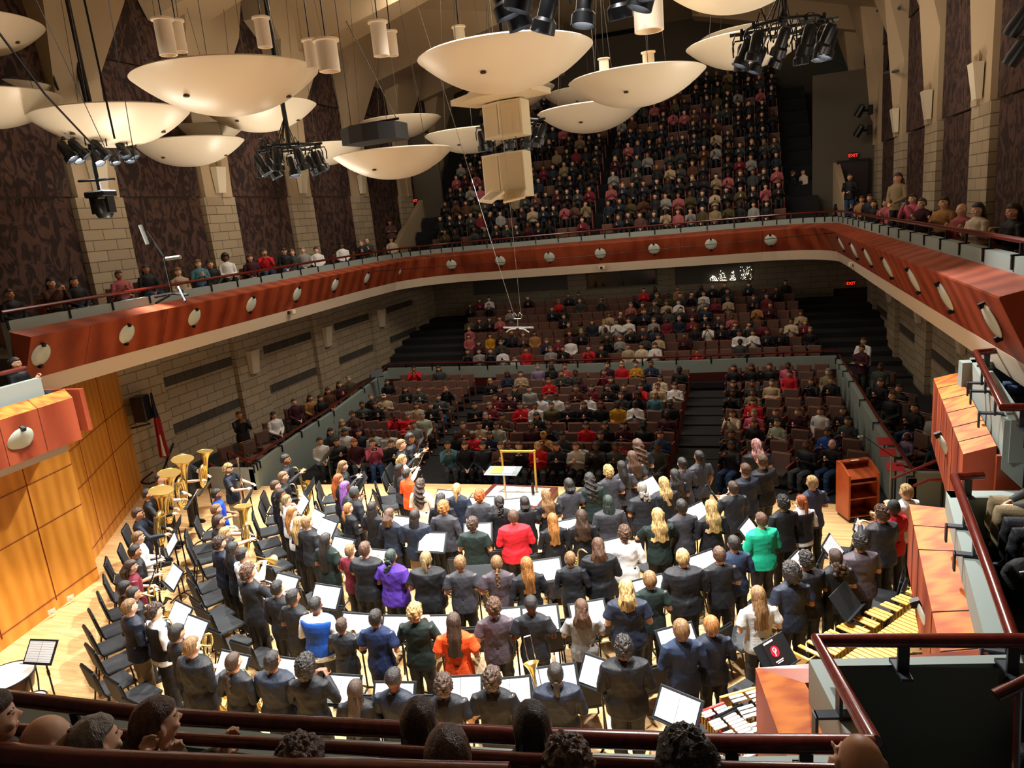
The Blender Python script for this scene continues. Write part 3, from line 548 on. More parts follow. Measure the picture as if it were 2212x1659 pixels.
for a, c, lab, D in [((288, 175), (693, 155), 'large white cloud third across the nearest row, above the hanging fixtures', 3.6), ((65, 255), (417, 245), 'white cloud directly above the fixture cluster with the moving head', 3.6),
        ((283, 316), (531, 305), 'white cloud tucked low behind the moving-head cluster', 3.3), ((598, 318), (790, 320), 'shallow white cloud behind the second fixture cluster', 3.2), ((722, 345), (978, 320), 'lowest white cloud, hanging below the black speaker box', 3.2),
        ((778, 270), (953, 252), 'white cloud half hidden by the black speaker box', 3.4), ((903, 133), (1279, 103), 'large white cloud above the cream speaker tower', 3.6), ((1160, 247), (1392, 227), 'white cloud hanging just in front of the dark balcony crowd', 3.6),
        ((1227, 190), (1522, 145), 'white cloud overlapping two others over the balcony crowd', 3.6), ((1479, 105), (1752, 78), 'white cloud partly hidden by the cluster above the stair aisle', 3.6), ((345, 290), (528, 268), 'white cloud peeking out above the low one by the moving head', 2.7),
        ((440, 247), (684, 220), 'white cloud peeking from under the large one beside the thick pole', 3.5), ((917, 292), (1120, 283), 'white cloud behind the fixtures on the cream speaker tower', 3.6), ((1010, 212), (1197, 181), 'white cloud behind the top of the cream speaker tower', 3.6),
        ((1175, 208), (1350, 190), 'small far white cloud behind the overlapping pair', 3.6), ((1510, 85), (1740, 64), 'far white cloud above and behind the one at the stair aisle', 3.8), ((-230, 70), (100, 48), 'white cloud cut by the left frame edge at the top', 2.9),
        ((-200, 223), (142, 208), 'white cloud cut by the frame edge beside the shaft pipe', 3.1), ((-160, 201), (130, 192), 'white cloud just behind the cut-off one', 2.9), ((1430, -30), (1760, -62), 'white cloud whose underside just enters at the top', 3.6)]:
    cl_at(a, c, lab.replace('the left frame', 'the picture'), D)
# ---------------- stage light clusters ----------------
m_glow = mat('lamp_lens', 'eef6ff', emis=14); m_gun = mat('fixture_black', '0e0f12', .35)
FX = MB(); FX.lathe([(.001, .34), (.07, .34), (.10, .28), (.10, .02), (.14, -.02), (.145, -.14), (.13, -.14), (.12, -.04), (.001, -.035)], n=18, cap=False); fx_me = FX.mesh('housing', m_gun, True)
LN = MB(); LN.lathe([(.001, -.05), (.115, -.05), (.115, -.06), (.001, -.075)], n=18, cap=False); ln_me = LN.mesh('lens', m_glow, True)
YK = MB(); YK.tube([(-.15, 0, .12), (-.16, 0, .3), (-.12, 0, .4), (.12, 0, .4), (.16, 0, .3), (.15, 0, .12)], .014, 6); YK.tube([(0, 0, .4), (0, 0, .5)], .03, 6); yk_me = YK.mesh('yoke', m_gun)
def cluster(c, poles, lab, n, R, seed, aim=(-5.5, 10.5, 0), lit=None):
    rg = random.Random(seed); r = empty('light_truss', c, 0, lab, 'light truss')
    b = MB(); b.tube([(R*math.cos(a), R*math.sin(a), .5) for a in np.linspace(0, 2*math.pi, 9)[:-1]], .03, 6, closed=True)
    for a in (0, math.pi/2): b.tube([(-R*1.25*math.cos(a), -R*1.25*math.sin(a), .5), (R*1.25*math.cos(a), R*1.25*math.sin(a), .5)], .03, 6)
    b.build('pipe_ring', m_black, r, True)
    b = MB(); b.tube([(0, 0, .5), (.02, 0, 1.0), (-.02, .02, 2), (0, 0, 16.6-c[2])], .055, 8); b.build('pole', m_black, r, True)
    b = MB()
    for k in range(7):
        a = rg.uniform(0, 6.28); q = [(R*.9*math.cos(a+t*.5)*(1-t*.4), R*.9*math.sin(a+t*.5)*(1-t*.4), .5+.28*math.sin(t*5+k)) for t in np.linspace(0, 1.4, 7)]; b.tube(q+[(0, 0, 1.2)], .012, 5)
    b.build('cable', m_black, r, True)
    for k in range(n):
        a = 2*math.pi*k/n+rg.uniform(-.1, .1); rad = R; p = Vector((rad*math.cos(a), rad*math.sin(a), .04+rg.uniform(-.04, .04)))
        t = Vector((c[0]+(aim[0]-c[0])*.35+rg.uniform(-3, 3), c[1]+rg.uniform(-1.5, 3.5), 0))-Vector(c)-p; q = (-t).to_track_quat('Z', 'Y')
        f = empty('stage_fixture', c, 0, 'black lit theatre fixture, %s round the %s' % (ORD[k], lab.split(',')[0].replace('fixture ring', 'ring')), 'stage fixture', 'theatre fixtures'); f.location = Vector(c)+p; f.rotation_euler = q.to_euler()
        inst('housing', fx_me, f); inst('yoke', yk_me, f, rot=q.inverted().to_euler())
        if lit is None or k in lit: inst('lens', ln_me, f)
for c, lab, n, R in [(CLUS[0], 'fixture ring under the cloud by the moving head', 10, .72), (CLUS[1], 'fixture ring on the cabled pole over the tubas', 9, .72), (CLUS[2], 'fixture ring at the very top, largest', 11, .75), (CLUS[3], 'fixture ring on the cream speaker tower', 9, .72), (CLUS[4], 'fixture ring above the balcony stair aisle', 11, .75)]:
    cluster(c, 0, lab, n, R, int(c[0]*10))
# moving head, black speaker box, cream speaker tower
c = PD(222, 442, 21.0); r = empty('moving_head_light', c, 0, 'black moving head spotlight hanging lowest beneath the first fixture ring', 'stage fixture')
b = MB(); b.box((0, 0, .2), (.42, .3, .12), bev=.02); b.build('base', m_gun, r); b = MB(); b.box((-.17, 0, 0), (.05, .14, .34)); b.box((.17, 0, 0), (.05, .14, .34)); b.box((0, 0, .16), (.36, .14, .03)); b.build('yoke', m_gun, r)
b = MB(); b.lathe([(.001, .12), (.12, .1), (.15, -.02), (.13, -.2), (.1, -.26), (.001, -.26)], n=16, cap=False); b.build('head', m_gun, r, True); b = MB(); b.tube([(0, 0, .26), (0, 0, 1.5)], .03, 6); b.tube([(-.4, 0, .5), (.35, 0, .45)], .025, 6); b.build('pole', m_black, r); r.scale = (1.5, 1.5, 1.25)
c = PD(810, 290, 15.5); r = empty('speaker_box', c, -.12, 'long black curved loudspeaker box hanging on two wires', 'speaker')
b = MB(); pr = [(-.65, -.25), (-.6, .3), (.6, .3), (.65, -.25), (.35, -.4), (0, -.45), (-.35, -.4)]; b.prism(pr, -.16, .16); b.build('cabinet', mat('speaker_black', '16130f', .7), r)
b = MB(); b.tube([(-.6, 0, .22), (.6, 0, .22)], .025, 6); b.build('hanging_bar', m_black, r); b = MB(); b.tube([(-.55, 0, .22), (-.55, .1, 16.5-c[2])], .01, 5); b.tube([(.55, 0, .22), (-.4, .1, 2.2)], .01, 5); b.build('wire', m_wire, r)
m_cream = mat('cream_cabinet', 'dccba8', .5); m_grille = mat('cream_grille', 'cbb890', .7, bump=.3, bscale=300)
def array(c, lab, w, h, rx, split=True, n=1):
    r = empty('speaker_tower', c, -.3, lab, 'speaker')
    for s in (-1, 1):
        b = MB(); q = [(0, -.12), (s*w/2, .0), (s*w/2*.8, .5), (0, .55)]; b.prism(q if s > 0 else q[::-1], -h/2, h/2); b.build('cabinet', m_cream, r)
        b = MB(); b.add([(s*.04, -.125, -h/2+.05), (s*(w/2-.05), -.02, -h/2+.05), (s*(w/2-.05), -.02, h/2-.05), (s*.04, -.125, h/2-.05)], [(0, 1, 2, 3)] if s > 0 else [(3, 2, 1, 0)]); b.build('grille', m_grille, r)
    b = MB()
    for x in (-.3, .3): b.tube([(x, .2, h/2), (x*.8, .2, min(3.0, 16.4-c[2]))], .012, 5)
    b.build('wire', m_wire, r); return r
array(PD(1085, 258, 17), 'upper cream loudspeaker cabinet pair below the big cloud', 1.05, .75, 0)
array(PD(1088, 380, 17), 'lower cream loudspeaker cabinet pair with two open flaps', 1.15, 1.0, 0)
c = PD(1072, 210, 17); r = empty('rigging_tray', c, -.25, 'flat cream rigging tray above the upper loudspeaker pair', 'rigging tray'); b = MB(); b.prism([(-1.0, -.35), (0, -.8), (1.15, -.45), (1.1, .5), (-.9, .55)], -.06, .06); b.build('tray', m_cream, r)
for s, (px, py) in ((-1, (1062, 425)), (1, (1112, 422))):
    c = PD(px, py, 16.6); r = empty('speaker_flap', c, -.3+s*.15, 'cream open flap under the lower loudspeaker pair, %s' % ('nearer the tubas' if s < 0 else 'nearer the lectern'), 'speaker flap', 'open speaker flaps'); r.rotation_euler[0] = .55; b = MB(); b.box((0, 0, 0), (.5, .42, .05), rz=s*.25); b.build('flap', m_cream, r); b = MB(); b.box((0, 0, .028), (.34, .28, .01), rz=s*.25); b.build('inset', m_grille, r)
# house downlight cans
for i, (px, py, d, L_, R_) in enumerate([(357, 80, 14, .55, .14), (385, 78, 14.4, .5, .11), (568, 70, 15, .5, .13), (673, 117, 15, .5, .12), (708, 120, 13, .48, .17), (820, 84, 15, .6, .15), (846, 94, 15.5, .45, .11), (993, 84, 17, .5, .12), (1400, 12, 9.5, .55, .17), (1401, 133, 22, .5, .16), (1305, 145, 24, .5, .15)]):
    c = PD(px, py, d); r = empty('downlight_can', c, 0, 'white cylindrical ceiling can on a wire, %s counting from the tuba side' % ORD[i], 'ceiling light', 'white downlight cans')
    b = MB(); b.lathe([(.001, L_/2), (R_*1.25, L_/2), (R_*1.25, L_/2-.03), (R_, L_/2-.04), (R_, -L_/2), (R_*.85, -L_/2), (R_*.8, -L_/2+.1), (.001, -L_/2+.1)], n=20, cap=False); b.build('can', m_white, r, True)
    b = MB(); b.tube([(0, 0, L_/2), (.05, .05, 16.7-c[2])], .012, 5); b.build('wire', m_black, r)
# hanging microphones
r = empty('hanging_microphone_bar', PD(1120, 708, 17), -.25, 'white stereo microphone bar hanging on two wires before the rear seats', 'microphone')
mw = mat('mic_white', 'a4a8a4', .4, .3); b = MB(); b.tube([(-.42, 0, 0), (.42, 0, 0)], .02, 8); b.tube([(-.02, 0, 0), (0, 0, .18), (0, 0, .22)], .012, 6); b.build('bar', mw, r)
for s in (-1, 1):
    b = MB(); b.tube([(s*.05, -.04, -.02), (s*.2, -.06, -.03), (s*.32, -.06, -.1)], .016, 6); b.build('microphone', mw, r); b = MB(); b.tube([(0, 0, .22), (s*.1, 0, .22), (s*.13, 0, .3), (s*.07, 0, .36), (s*.02, 0, .28)], .01, 6); b.build('hook', mw, r)
    b = MB(); b.tube([(s*.1, 0, .34), ((-2.6 if s < 0 else .3), -.5, 11.5)], .006, 5); b.build('wire', mat('pale_wire', '9a9488', .5), r)
r = empty('hanging_microphone_bar', PD(372, 635, 12.6), 0, 'black microphone bar hanging before the side balcony with white clips above', 'microphone')
b = MB(); b.tube([(-.35, 0, -.03), (0, 0, .0), (.3, .0, -.03)], .018, 6); b.tube([(-.28, -.08, -.12), (.02, -.1, -.02)], .022, 6); b.tube([(.1, .05, .1), (.32, -.1, -.12)], .022, 6); b.build('microphone', m_black, r)
b = MB(); b.tube([(0, 0, 0), (-.02, 0, .6), (-.25, 0, 1.0)], .012, 6); b.build('cable', m_black, r); b = MB(); b.tube([(-.35, 0, 1.1), (-.28, 0, .8)], .03, 6); b.build('clip', mw, r); b = MB(); b.tube([(.02, 0, .55), (.3, 0, .56)], .03, 6); b.build('clip', mw, r)
b = MB(); b.tube([(-.3, 0, 1.0), (-1.6, -.3, 6)], .006, 5); b.tube([(-.25, 0, 1.0), (.2, 0, 9.8)], .006, 5); b.build('wire', m_black, r)

# ---------------- small fixtures on walls and fascia ----------------
def pipe(nm, pts, r, lab, cat, m=None): b = MB(); b.tube(pts, r, 8); tag(b.build(nm, m or m_black, smooth=True), lab, cat)
def WL(px, py, x=-16.7): y, z = PX(px, py, x); return (x, y, z)
pipe('lighting_pipe', [WL(138, 22), WL(142, 34), WL(188, 228), WL(186, 232)], .05, 'black vertical lighting pipe standing off the block pilaster shaft', 'pipe')
pipe('lighting_pipe', [WL(98, 41), WL(140, 32)], .04, 'short black pipe arm reaching back to the plaster shaft', 'pipe')
pipe('wall_cable', bez([WL(115, 118, -16.8), WL(104, 125, -16.8), WL(115, 165, -16.8), WL(126, 195, -16.8)], 10), .03, 'bent black cable below the vent on the plaster shaft', 'cable')
b = MB(); c_ = WL(120, 108, -16.85)
for i in range(6): b.box((c_[0], c_[1]-.25+i*.1, c_[2]), (.03, .05, .2))
tag(b.build('wall_vent_grille', m_black), 'small black vent grille on the plaster shaft', 'vent')
for k, (a, c) in enumerate([((1895, 23), (1944, 18)), ((1911, 158), (1940, 153))]): pipe('lighting_pipe', [WL(*a, 5.35), WL(*c, 5.35)], .05, ['upper', 'lower'][k]+' grey standoff pipe on the lectern-side plaster shafts', 'pipe', m_greyd)
pipe('wall_cable', bez([WL(1927, 78, 5.4), WL(1926, 105, 5.4), WL(1916, 150, 5.4)], 8), .03, 'black cable hanging below the vent on the lectern-side shaft', 'cable')
for i, (px, py, lab) in enumerate([(1858, 240, 'upper black moving head on the wall by the balcony door'), (1856, 283, 'lower black moving head on the wall by the balcony door'), (2200, 48, 'upper dark spotlight at the top picture corner'), (2198, 112, 'lower dark spotlight at the top picture corner')]):
    y, z = PX(px, py, 4.9); r = empty('wall_spotlight', (4.9, y, z), 0, lab, 'stage fixture'); b = MB(); b.lathe([(.001, .28), (.12, .24), (.15, -.1), (.14, -.24), (.001, -.24)], n=14, cap=False); o = b.build('head', m_gun, r, True); o.rotation_euler = (.3, .5, 0)
    b = MB(); b.tube([(.05, 0, 0), (.35, 0, .0)], .05, 8); b.box((.4, 0, 0), (.18, .22, .4), bev=.02); b.build('yoke', m_gun, r)
for px, py, dd, lab in [(628, 674, 'L', 'small white camera under the fascia above the block wall'), (1300, 578, 'B', 'small white camera under the middle of the rear fascia'), (1838, 571, 'R', 'white camera box at the fascia corner above the exit sign')]:
    if dd == 'B': x, z = PY(px, py, 32.0); p = (x, 32.0, z)
    else: xx = -14.95 if dd == 'L' else 3.3; y, z = PX(px, py, xx); p = (xx, y, z) if dd == 'L' else (3.05, 29.4, 4.3)
    if dd == 'R': gx, gy = PZ(px, py, 4.25); q = min(zip(PATH2, NRM2), key=lambda q: math.dist(q[0], (gx, gy))); p = (q[0][0]+q[1].x*.5, q[0][1]+q[1].y*.5, 4.25)
    r = empty('security_camera', p, 0, lab, 'camera'); b = MB(); b.box((0, 0, 0), (.3, .2, .16), bev=.02); b.build('housing', m_white, r); b = MB(); b.lathe([(.001, .0), (.06, 0), (.06, .06), (.001, .06)], (0, -.16, 0), 12, 'Y'); b.build('lens', m_black, r)
def wire(a, c, r, lab): b = MB(); b.tube([a, ((a[0]+c[0])/2, (a[1]+c[1])/2, (a[2]+c[2])/2-.1), c], r, 5); tag(b.build('hanging_wire', m_black), lab, 'wire')
wire(PD(-40, 20, 9), PD(205, 318, 9.6), .012, 'black slanting wire from the frame edge down to the fixture ring'); wire(PD(178, -20, 10), PD(248, 300, 9.8), .012, 'black steep wire dropping in front of the nearest hanging clouds')
wire((-14.6, 27.0, 5.15), (3.1, 26.5, 5.3), .012, 'thin wire stretched across the hall before the rear fascia')
# ================= people =================
def remesh(mb, voxel, smooth=2, fold=0, seed=0, name='body', z0=None):
    me = mb.mesh('tmp', []); o = bpy.data.objects.new('tmp', me); COL.objects.link(o)
    md = o.modifiers.new('r', 'REMESH'); md.mode = 'VOXEL'; md.voxel_size = voxel
    if smooth: ms = o.modifiers.new('s', 'SMOOTH'); ms.factor = .5; ms.iterations = smooth
    dg = bpy.context.evaluated_depsgraph_get(); out = bpy.data.meshes.new_from_object(o.evaluated_get(dg)); bpy.data.objects.remove(o); bpy.data.meshes.remove(me); out.name = name
    n = len(out.vertices); 
    if fold:
        co_ = np.empty(n*3); no = np.empty(n*3); out.vertices.foreach_get('co', co_); out.vertices.foreach_get('normal', no); co_ = co_.reshape(-1, 3); no = no.reshape(-1, 3)
        x, y, z = co_.T; r = np.random.RandomState(seed); d = np.zeros(n)
        for k in range(7):
            f = r.uniform(14, 34); a = r.uniform(-.9, .9); ph = r.uniform(0, 6.28); th = np.arctan2(y, x)
            s = np.sin(f*(z*math.cos(a)+x*math.sin(a)*1.2)+1.4*np.sin(th*2+ph)+ph); d += np.clip(s, 0, 1)**2/7
        co_ += no*(d*fold*2.2-fold*.5)[:, None]; out.vertices.foreach_set('co', co_.ravel())
    out.polygons.foreach_set('use_smooth', [True]*len(out.polygons)); out.update(); return out
HEADC = (0, .012, 1.585)
POSES = {'hold': ((.25, -.03, 1.12), (.11, .24, 1.08), .9), 'high': ((.27, .04, 1.13), (.09, .27, 1.27), .7), 'down': ((.23, -.03, 1.11), (.22, .08, .87), .5), 'tuba': ((.30, .16, 1.16), (.16, .40, 1.12), .8),
         'clap': ((.23, .04, 1.10), (.035, .26, 1.24), .1), 'phone': ((.20, .18, 1.17), (.06, .30, 1.42), .9), 'lap': ((.22, .02, 1.10), (.06, .26, .98), .6), 'cross': ((.22, .06, 1.13), (-.04, .22, 1.15), .5), 'tall': ((.24, .10, 1.2), (.07, .2, 1.55), .2)}
def hand(b, w, d, nrm, curl, side, s=1):
    d = Vector(d).normalized(); nrm = Vector(nrm); nrm = (nrm-d*nrm.dot(d)).normalized(); q = d.cross(nrm); w = Vector(w)
    P = [w, w+d*.035*s, w+d*.085*s]; b.tube(P, [.022*s, .034*s, .036*s], 8, flat=.5)
    for i, L_ in enumerate((.072, .08, .075, .06)):
        p = w+d*.08*s+q*(-.03+.02*i)*s; dd = d.copy(); pts = [p]
        for k in range(3):
            a = curl*(.35+.3*k); dd = (d*math.cos(a)+nrm*math.sin(a)).normalized(); pts.append(pts[-1]+dd*L_*s*(.42, .32, .26)[k])
        b.tube(pts, [.0095*s, .009*s, .008*s, .0065*s], 6)
    t = w+d*.03*s-q*side*.03*s; b.tube([t, t+(d*.6-q*side*.8+nrm*.2)*.035*s, t+(d*1.1-q*side*.75+nrm*.4)*.055*s], [.011*s, .0105*s, .008*s], 6)
def torso_rings(k, g, z0, z1, dz=0, hem=1.0):
    T = [(.80, .165, .118), (.88, .165, .118), (.96, .163, .112), (1.06, .143, .1), (1.16, .148, .103), (1.26, .163, .11), (1.34, .176, .105), (1.395, .172, .09), (1.43, .12, .072), (1.455, .066, .056), (1.50, .054, .054)]
    R = []
    for z, rx, ry in T:
        if z < z0-.001 or z > z1+.001: continue
        kk = k if z < 1.40 else 1; h = hem if z < 1.0 else 1
        R.append([((rx*kk+g)*h*math.cos(a), (ry*(kk**1.4)+g)*h*math.sin(a)*(1-.0)+.0, z+dz) for a in np.linspace(0, 2*math.pi, 21)[:-1]])
    return R
def head_geo(b, c):
    c = Vector(c); b.ell(c, (.078, .096, .110), 20, 14); b.ell(c+Vector((0, .03, -.055)), (.052, .058, .055), 14, 10); b.ell(c+Vector((0, .045, -.088)), (.028, .032, .022), 10, 8)
    b.tube([c+Vector((0, .085, .012)), c+Vector((0, .105, -.028))], [.008, .016], 8); b.ell(c+Vector((0, .083, .022)), (.05, .014, .01), 10, 6); b.ell(c+Vector((0, .088, -.058)), (.022, .012, .008), 10, 6)
    for s in (-1, 1): b.ell(c+Vector((s*.081, -.004, -.008)), (.012, .02, .032), 8, 8); b.ell(c+Vector((s*.045, .068, -.03)), (.022, .02, .02), 8, 6)
    b.tube([c+Vector((0, -.012, -.18)), c+Vector((0, -.008, -.05))], [.058, .052], 12)
MESHC = {}
def person_mesh(part, pose='hold', seat=False, k=1.0, sl='ss', hi=False):
    key = (part, pose if part not in ('trousers', 'skirt', 'shoe') else '', seat, k, sl if part in ('shirt',) else '', hi)
    if key in MESHC: return MESHC[key]
    dz = -.42 if seat else 0; b = MB(); el, wr, cu = POSES[pose]; lk = .55+.45*k
    def arm(s, r, upto=2.0, g=0):
        sh = Vector((s*.17*(.7+.3*k), 0, 1.385+dz)); e = Vector((s*el[0]*(.75+.25*k), el[1], el[2]+dz)); w = Vector((s*wr[0], wr[1]+(.05 if (k > 1.1) else 0), wr[2]+dz)); 
        if pose == 'cross': w = Vector((-s*.1, .2+.02*s, 1.14+dz))
        P = [sh, sh.lerp(e, .5), e, e.lerp(w, .5), w]
        n = int(upto*2)+1; b.tube(P[:n], [x+g for x in r[:n]], 12); return e, w
    if part == 'body':
        b.loft(torso_rings(k, -.02, .88, 1.5, dz)); head_geo(b, (0, .012, 1.585+dz))
        for s in (-1, 1):
            e, w = arm(s, [.036*lk, .042*lk, .038*lk, .034*lk, .024]); d = (w-e).normalized()
            nr = Vector((-s, 0, 0)) if pose in ('clap', 'phone', 'tall') else Vector((-s*.4, .3, -.8)); 
            if pose == 'clap': d = (d+Vector((0, .3, .9))).normalized()
            hand(b, w, d, nr, cu, s)
            if seat: b.tube([(s*.09, .02, .5), (s*.11, .43, .50), (s*.11, .40, .09)], [.08*lk, .058, .042], 10); b.ell((s*.11, .45, .05), (.04, .11, .04), 10, 8)
            else: b.tube([(s*.085, 0, .9), (s*.092, .012, .48), (s*.1, -.01, .08)], [.085*lk, .056*lk, .038], 10); b.ell((s*.1, .05, .045), (.038, .11, .038), 10, 8)
        me = remesh(b, .0085 if hi else .0115, 1, name='body')
        # eyes, brows and lips take their own material slots by place on the face
        c = np.array((0, .012, 1.585+dz)); nf = len(me.polygons); ct = np.empty(nf*3); me.polygons.foreach_get('center', ct); ct = ct.reshape(-1, 3)-c; mi = np.zeros(nf, int)
        f = ct[:, 1] > .055; ex = np.abs(np.abs(ct[:, 0])-.031)
        mi[f & (ex < .012) & (np.abs(ct[:, 2]-.006) < .005)] = 1; mi[f & (ex < .02) & (np.abs(ct[:, 2]-.027) < (.0028 if hi else .004))] = 1; mi[f & (np.abs(ct[:, 0]) < .024) & (np.abs(ct[:, 2]+.058) < .007)] = 2
        for m in ('skin', 'eye', 'lip'): me.materials.append(None)
        me.polygons.foreach_set('material_index', mi)
    elif part == 'shirt':
        b.loft(torso_rings(k, .014, .80 if not seat else .88, 1.455, dz, 1.06)); long = sl != 'ss'
        for s in (-1, 1): arm(s, [.062*lk, .060*lk, .055*lk, .05*lk, .036] if long else [.064*lk, .068*lk], 2.0 if long else .5)
        if not long:
            for s in (-1, 1):
                sh = Vector((s*.17*(.7+.3*k), 0, 1.385+dz)); e = Vector((s*el[0]*(.75+.25*k), el[1], el[2]+dz)); b.tube([sh, sh.lerp(e, .45), sh.lerp(e, .72)], [.063*lk, .07*lk, .078*lk], 12)
        b.tube([(.062*math.cos(a), .06*math.sin(a)-.005, 1.452+dz+.008*math.sin(a)) for a in np.linspace(0, 2*math.pi, 15)[:-1]], .014, 6, closed=True)
        me = remesh(b, .012, 2, .009 if not seat else .008, hash_(key), 'shirt'); me.materials.append(None)
    elif part == 'vest':
        b.loft(torso_rings(k, .03, .88, 1.395, dz, 1.0)); me = remesh(b, .014, 2, .003, 3, 'vest'); me.materials.append(None)
    elif part == 'jacket_tail':
        me = None
    elif part == 'trousers':
        b.loft(torso_rings(k, .010, .80, 1.06, dz))
        for s in (-1, 1):
            if seat: b.tube([(s*.085, -.02, .47), (s*.10, .2, .50), (s*.115, .44, .515), (s*.115, .45, .34), (s*.115, .42, .12)], [.10*lk, .088*lk, .075, .07, .068], 12)
            else: b.tube([(s*.085, 0, .88), (s*.09, .004, .7), (s*.095, .014, .48), (s*.1, .0, .25), (s*.1, -.008, .06)], [.102*lk, .09*lk, .073*lk, .068*lk, .070], 12)
        me = remesh(b, .014, 2, .010, hash_(key), 'trousers'); me.materials.append(None)
    elif part == 'skirt':
        if seat: b.loft([[(.19*math.cos(a), .15*math.sin(a)+y, z) for a in np.linspace(0, 6.283, 17)[:-1]] for y, z in ((0, .62), (.1, .5), (.3, .45))]); b.tube([(0, 0, .5), (0, .45, .5), (0, .47, .3)], [.17, .2, .2], 12)
        else: b.loft([[((rx+.012*math.cos(9*a))*k*math.cos(a), (ry+.012*math.cos(9*a))*k*math.sin(a), z) for a in np.linspace(0, 2*math.pi, 61)[:-1]] for rx, ry, z in ((.15, .11, 1.08), (.19, .15, .88), (.22, .18, .6), (.26, .22, .18))])
        me = b.mesh('skirt', [None], True)
    elif part == 'shoe':
        x, y, z = (.115, .46, .04) if seat else (.1, .045, .045)
        for s in (-1, 1): b.box((s*x, y, .018), (.085, .27, .036), bev=.01); b.ell((s*x, y+.02, .05), (.042, .125, .045), 12, 8)
        me = b.mesh('shoe', [None], True)
    MESHC[key] = me; return me
def hash_(k):
    h = 7
    for ch in repr(k): h = (h*31+ord(ch)) % 99991
    return h
# ---------------- hair ----------------
def cap_hair(b, th, back=-.075, fringe=.05, rough_=0, ridge=0, seed=1, side=-.03, nu=40, nv=26, fq=60):
    P = []; F = []
    for i in range(nv+1):
        a = math.pi*i/nv
        for j in range(nu):
            t = 2*math.pi*j/nu; x, y, z = math.sin(a)*math.cos(t), math.sin(a)*math.sin(t), math.cos(a)
            X, Y, Z = x*.078, y*.096, z*.110; lim = fringe if Y > .02 else (side+(fringe-side)*max(0, (Y+.02)/.04) if Y > -.02 else back+(side-back)*max(0, min(1, (Y+.07)/.05)))
            c = max(0, min(1, (Z-lim)/.018+.5)); n = noise.noise(Vector((x*3+seed, y*3, z*3)))*.5+noise.noise(Vector((X*fq, Y*fq, Z*fq+seed)))
            k = 1+((th+.005)/.09)*(1-.0*z)+rough_*n/.09+ridge*math.sin(t*11)*(1-abs(z))/.09; s = .8*(1-c)+k*c; P.append((X*s, Y*s-.002, Z*s))
    for i in range(nv):
        for j in range(nu): q = (j+1) % nu; F.append((i*nu+j, (i+1)*nu+j, (i+1)*nu+q, i*nu+q))
    b.add(P, F)
def sheet(b, L_, w0, w1, wave=0, seed=0, thick=.035, jag=.03, n=30, wf=26):
    rings = []; K = 26
    for i in range(K+1):
        f = i/K; z = .05-f*(L_+.05); w = w0+(w1-w0)*min(1, f*1.3); y = -.045-.075*min(1, f*2.2)+.02*max(0, f-.6); ring = []
        for j in range(n):
            a = 2*math.pi*j/n; c, s = math.cos(a), math.sin(a); r = 1+.10*math.sin(a*9+seed)+.05*math.sin(a*17+f*4)
            x = w*c*r; yy = thick*(1.25-.3*f)*s*r-(1-abs(c))*.02+(.045 if abs(c) > .75 else 0)*(1-f*.8)
            if wave: x += wave*math.sin(z*wf+seed+c*2); yy += wave*.6*math.cos(z*wf*1.1+c*5)
            ring.append((x, y+yy, z-(jag*(.5+.5*math.sin(a*6+seed)) if i == K else 0)))
        rings.append(ring)
    b.loft(rings)
HAIRC = {}
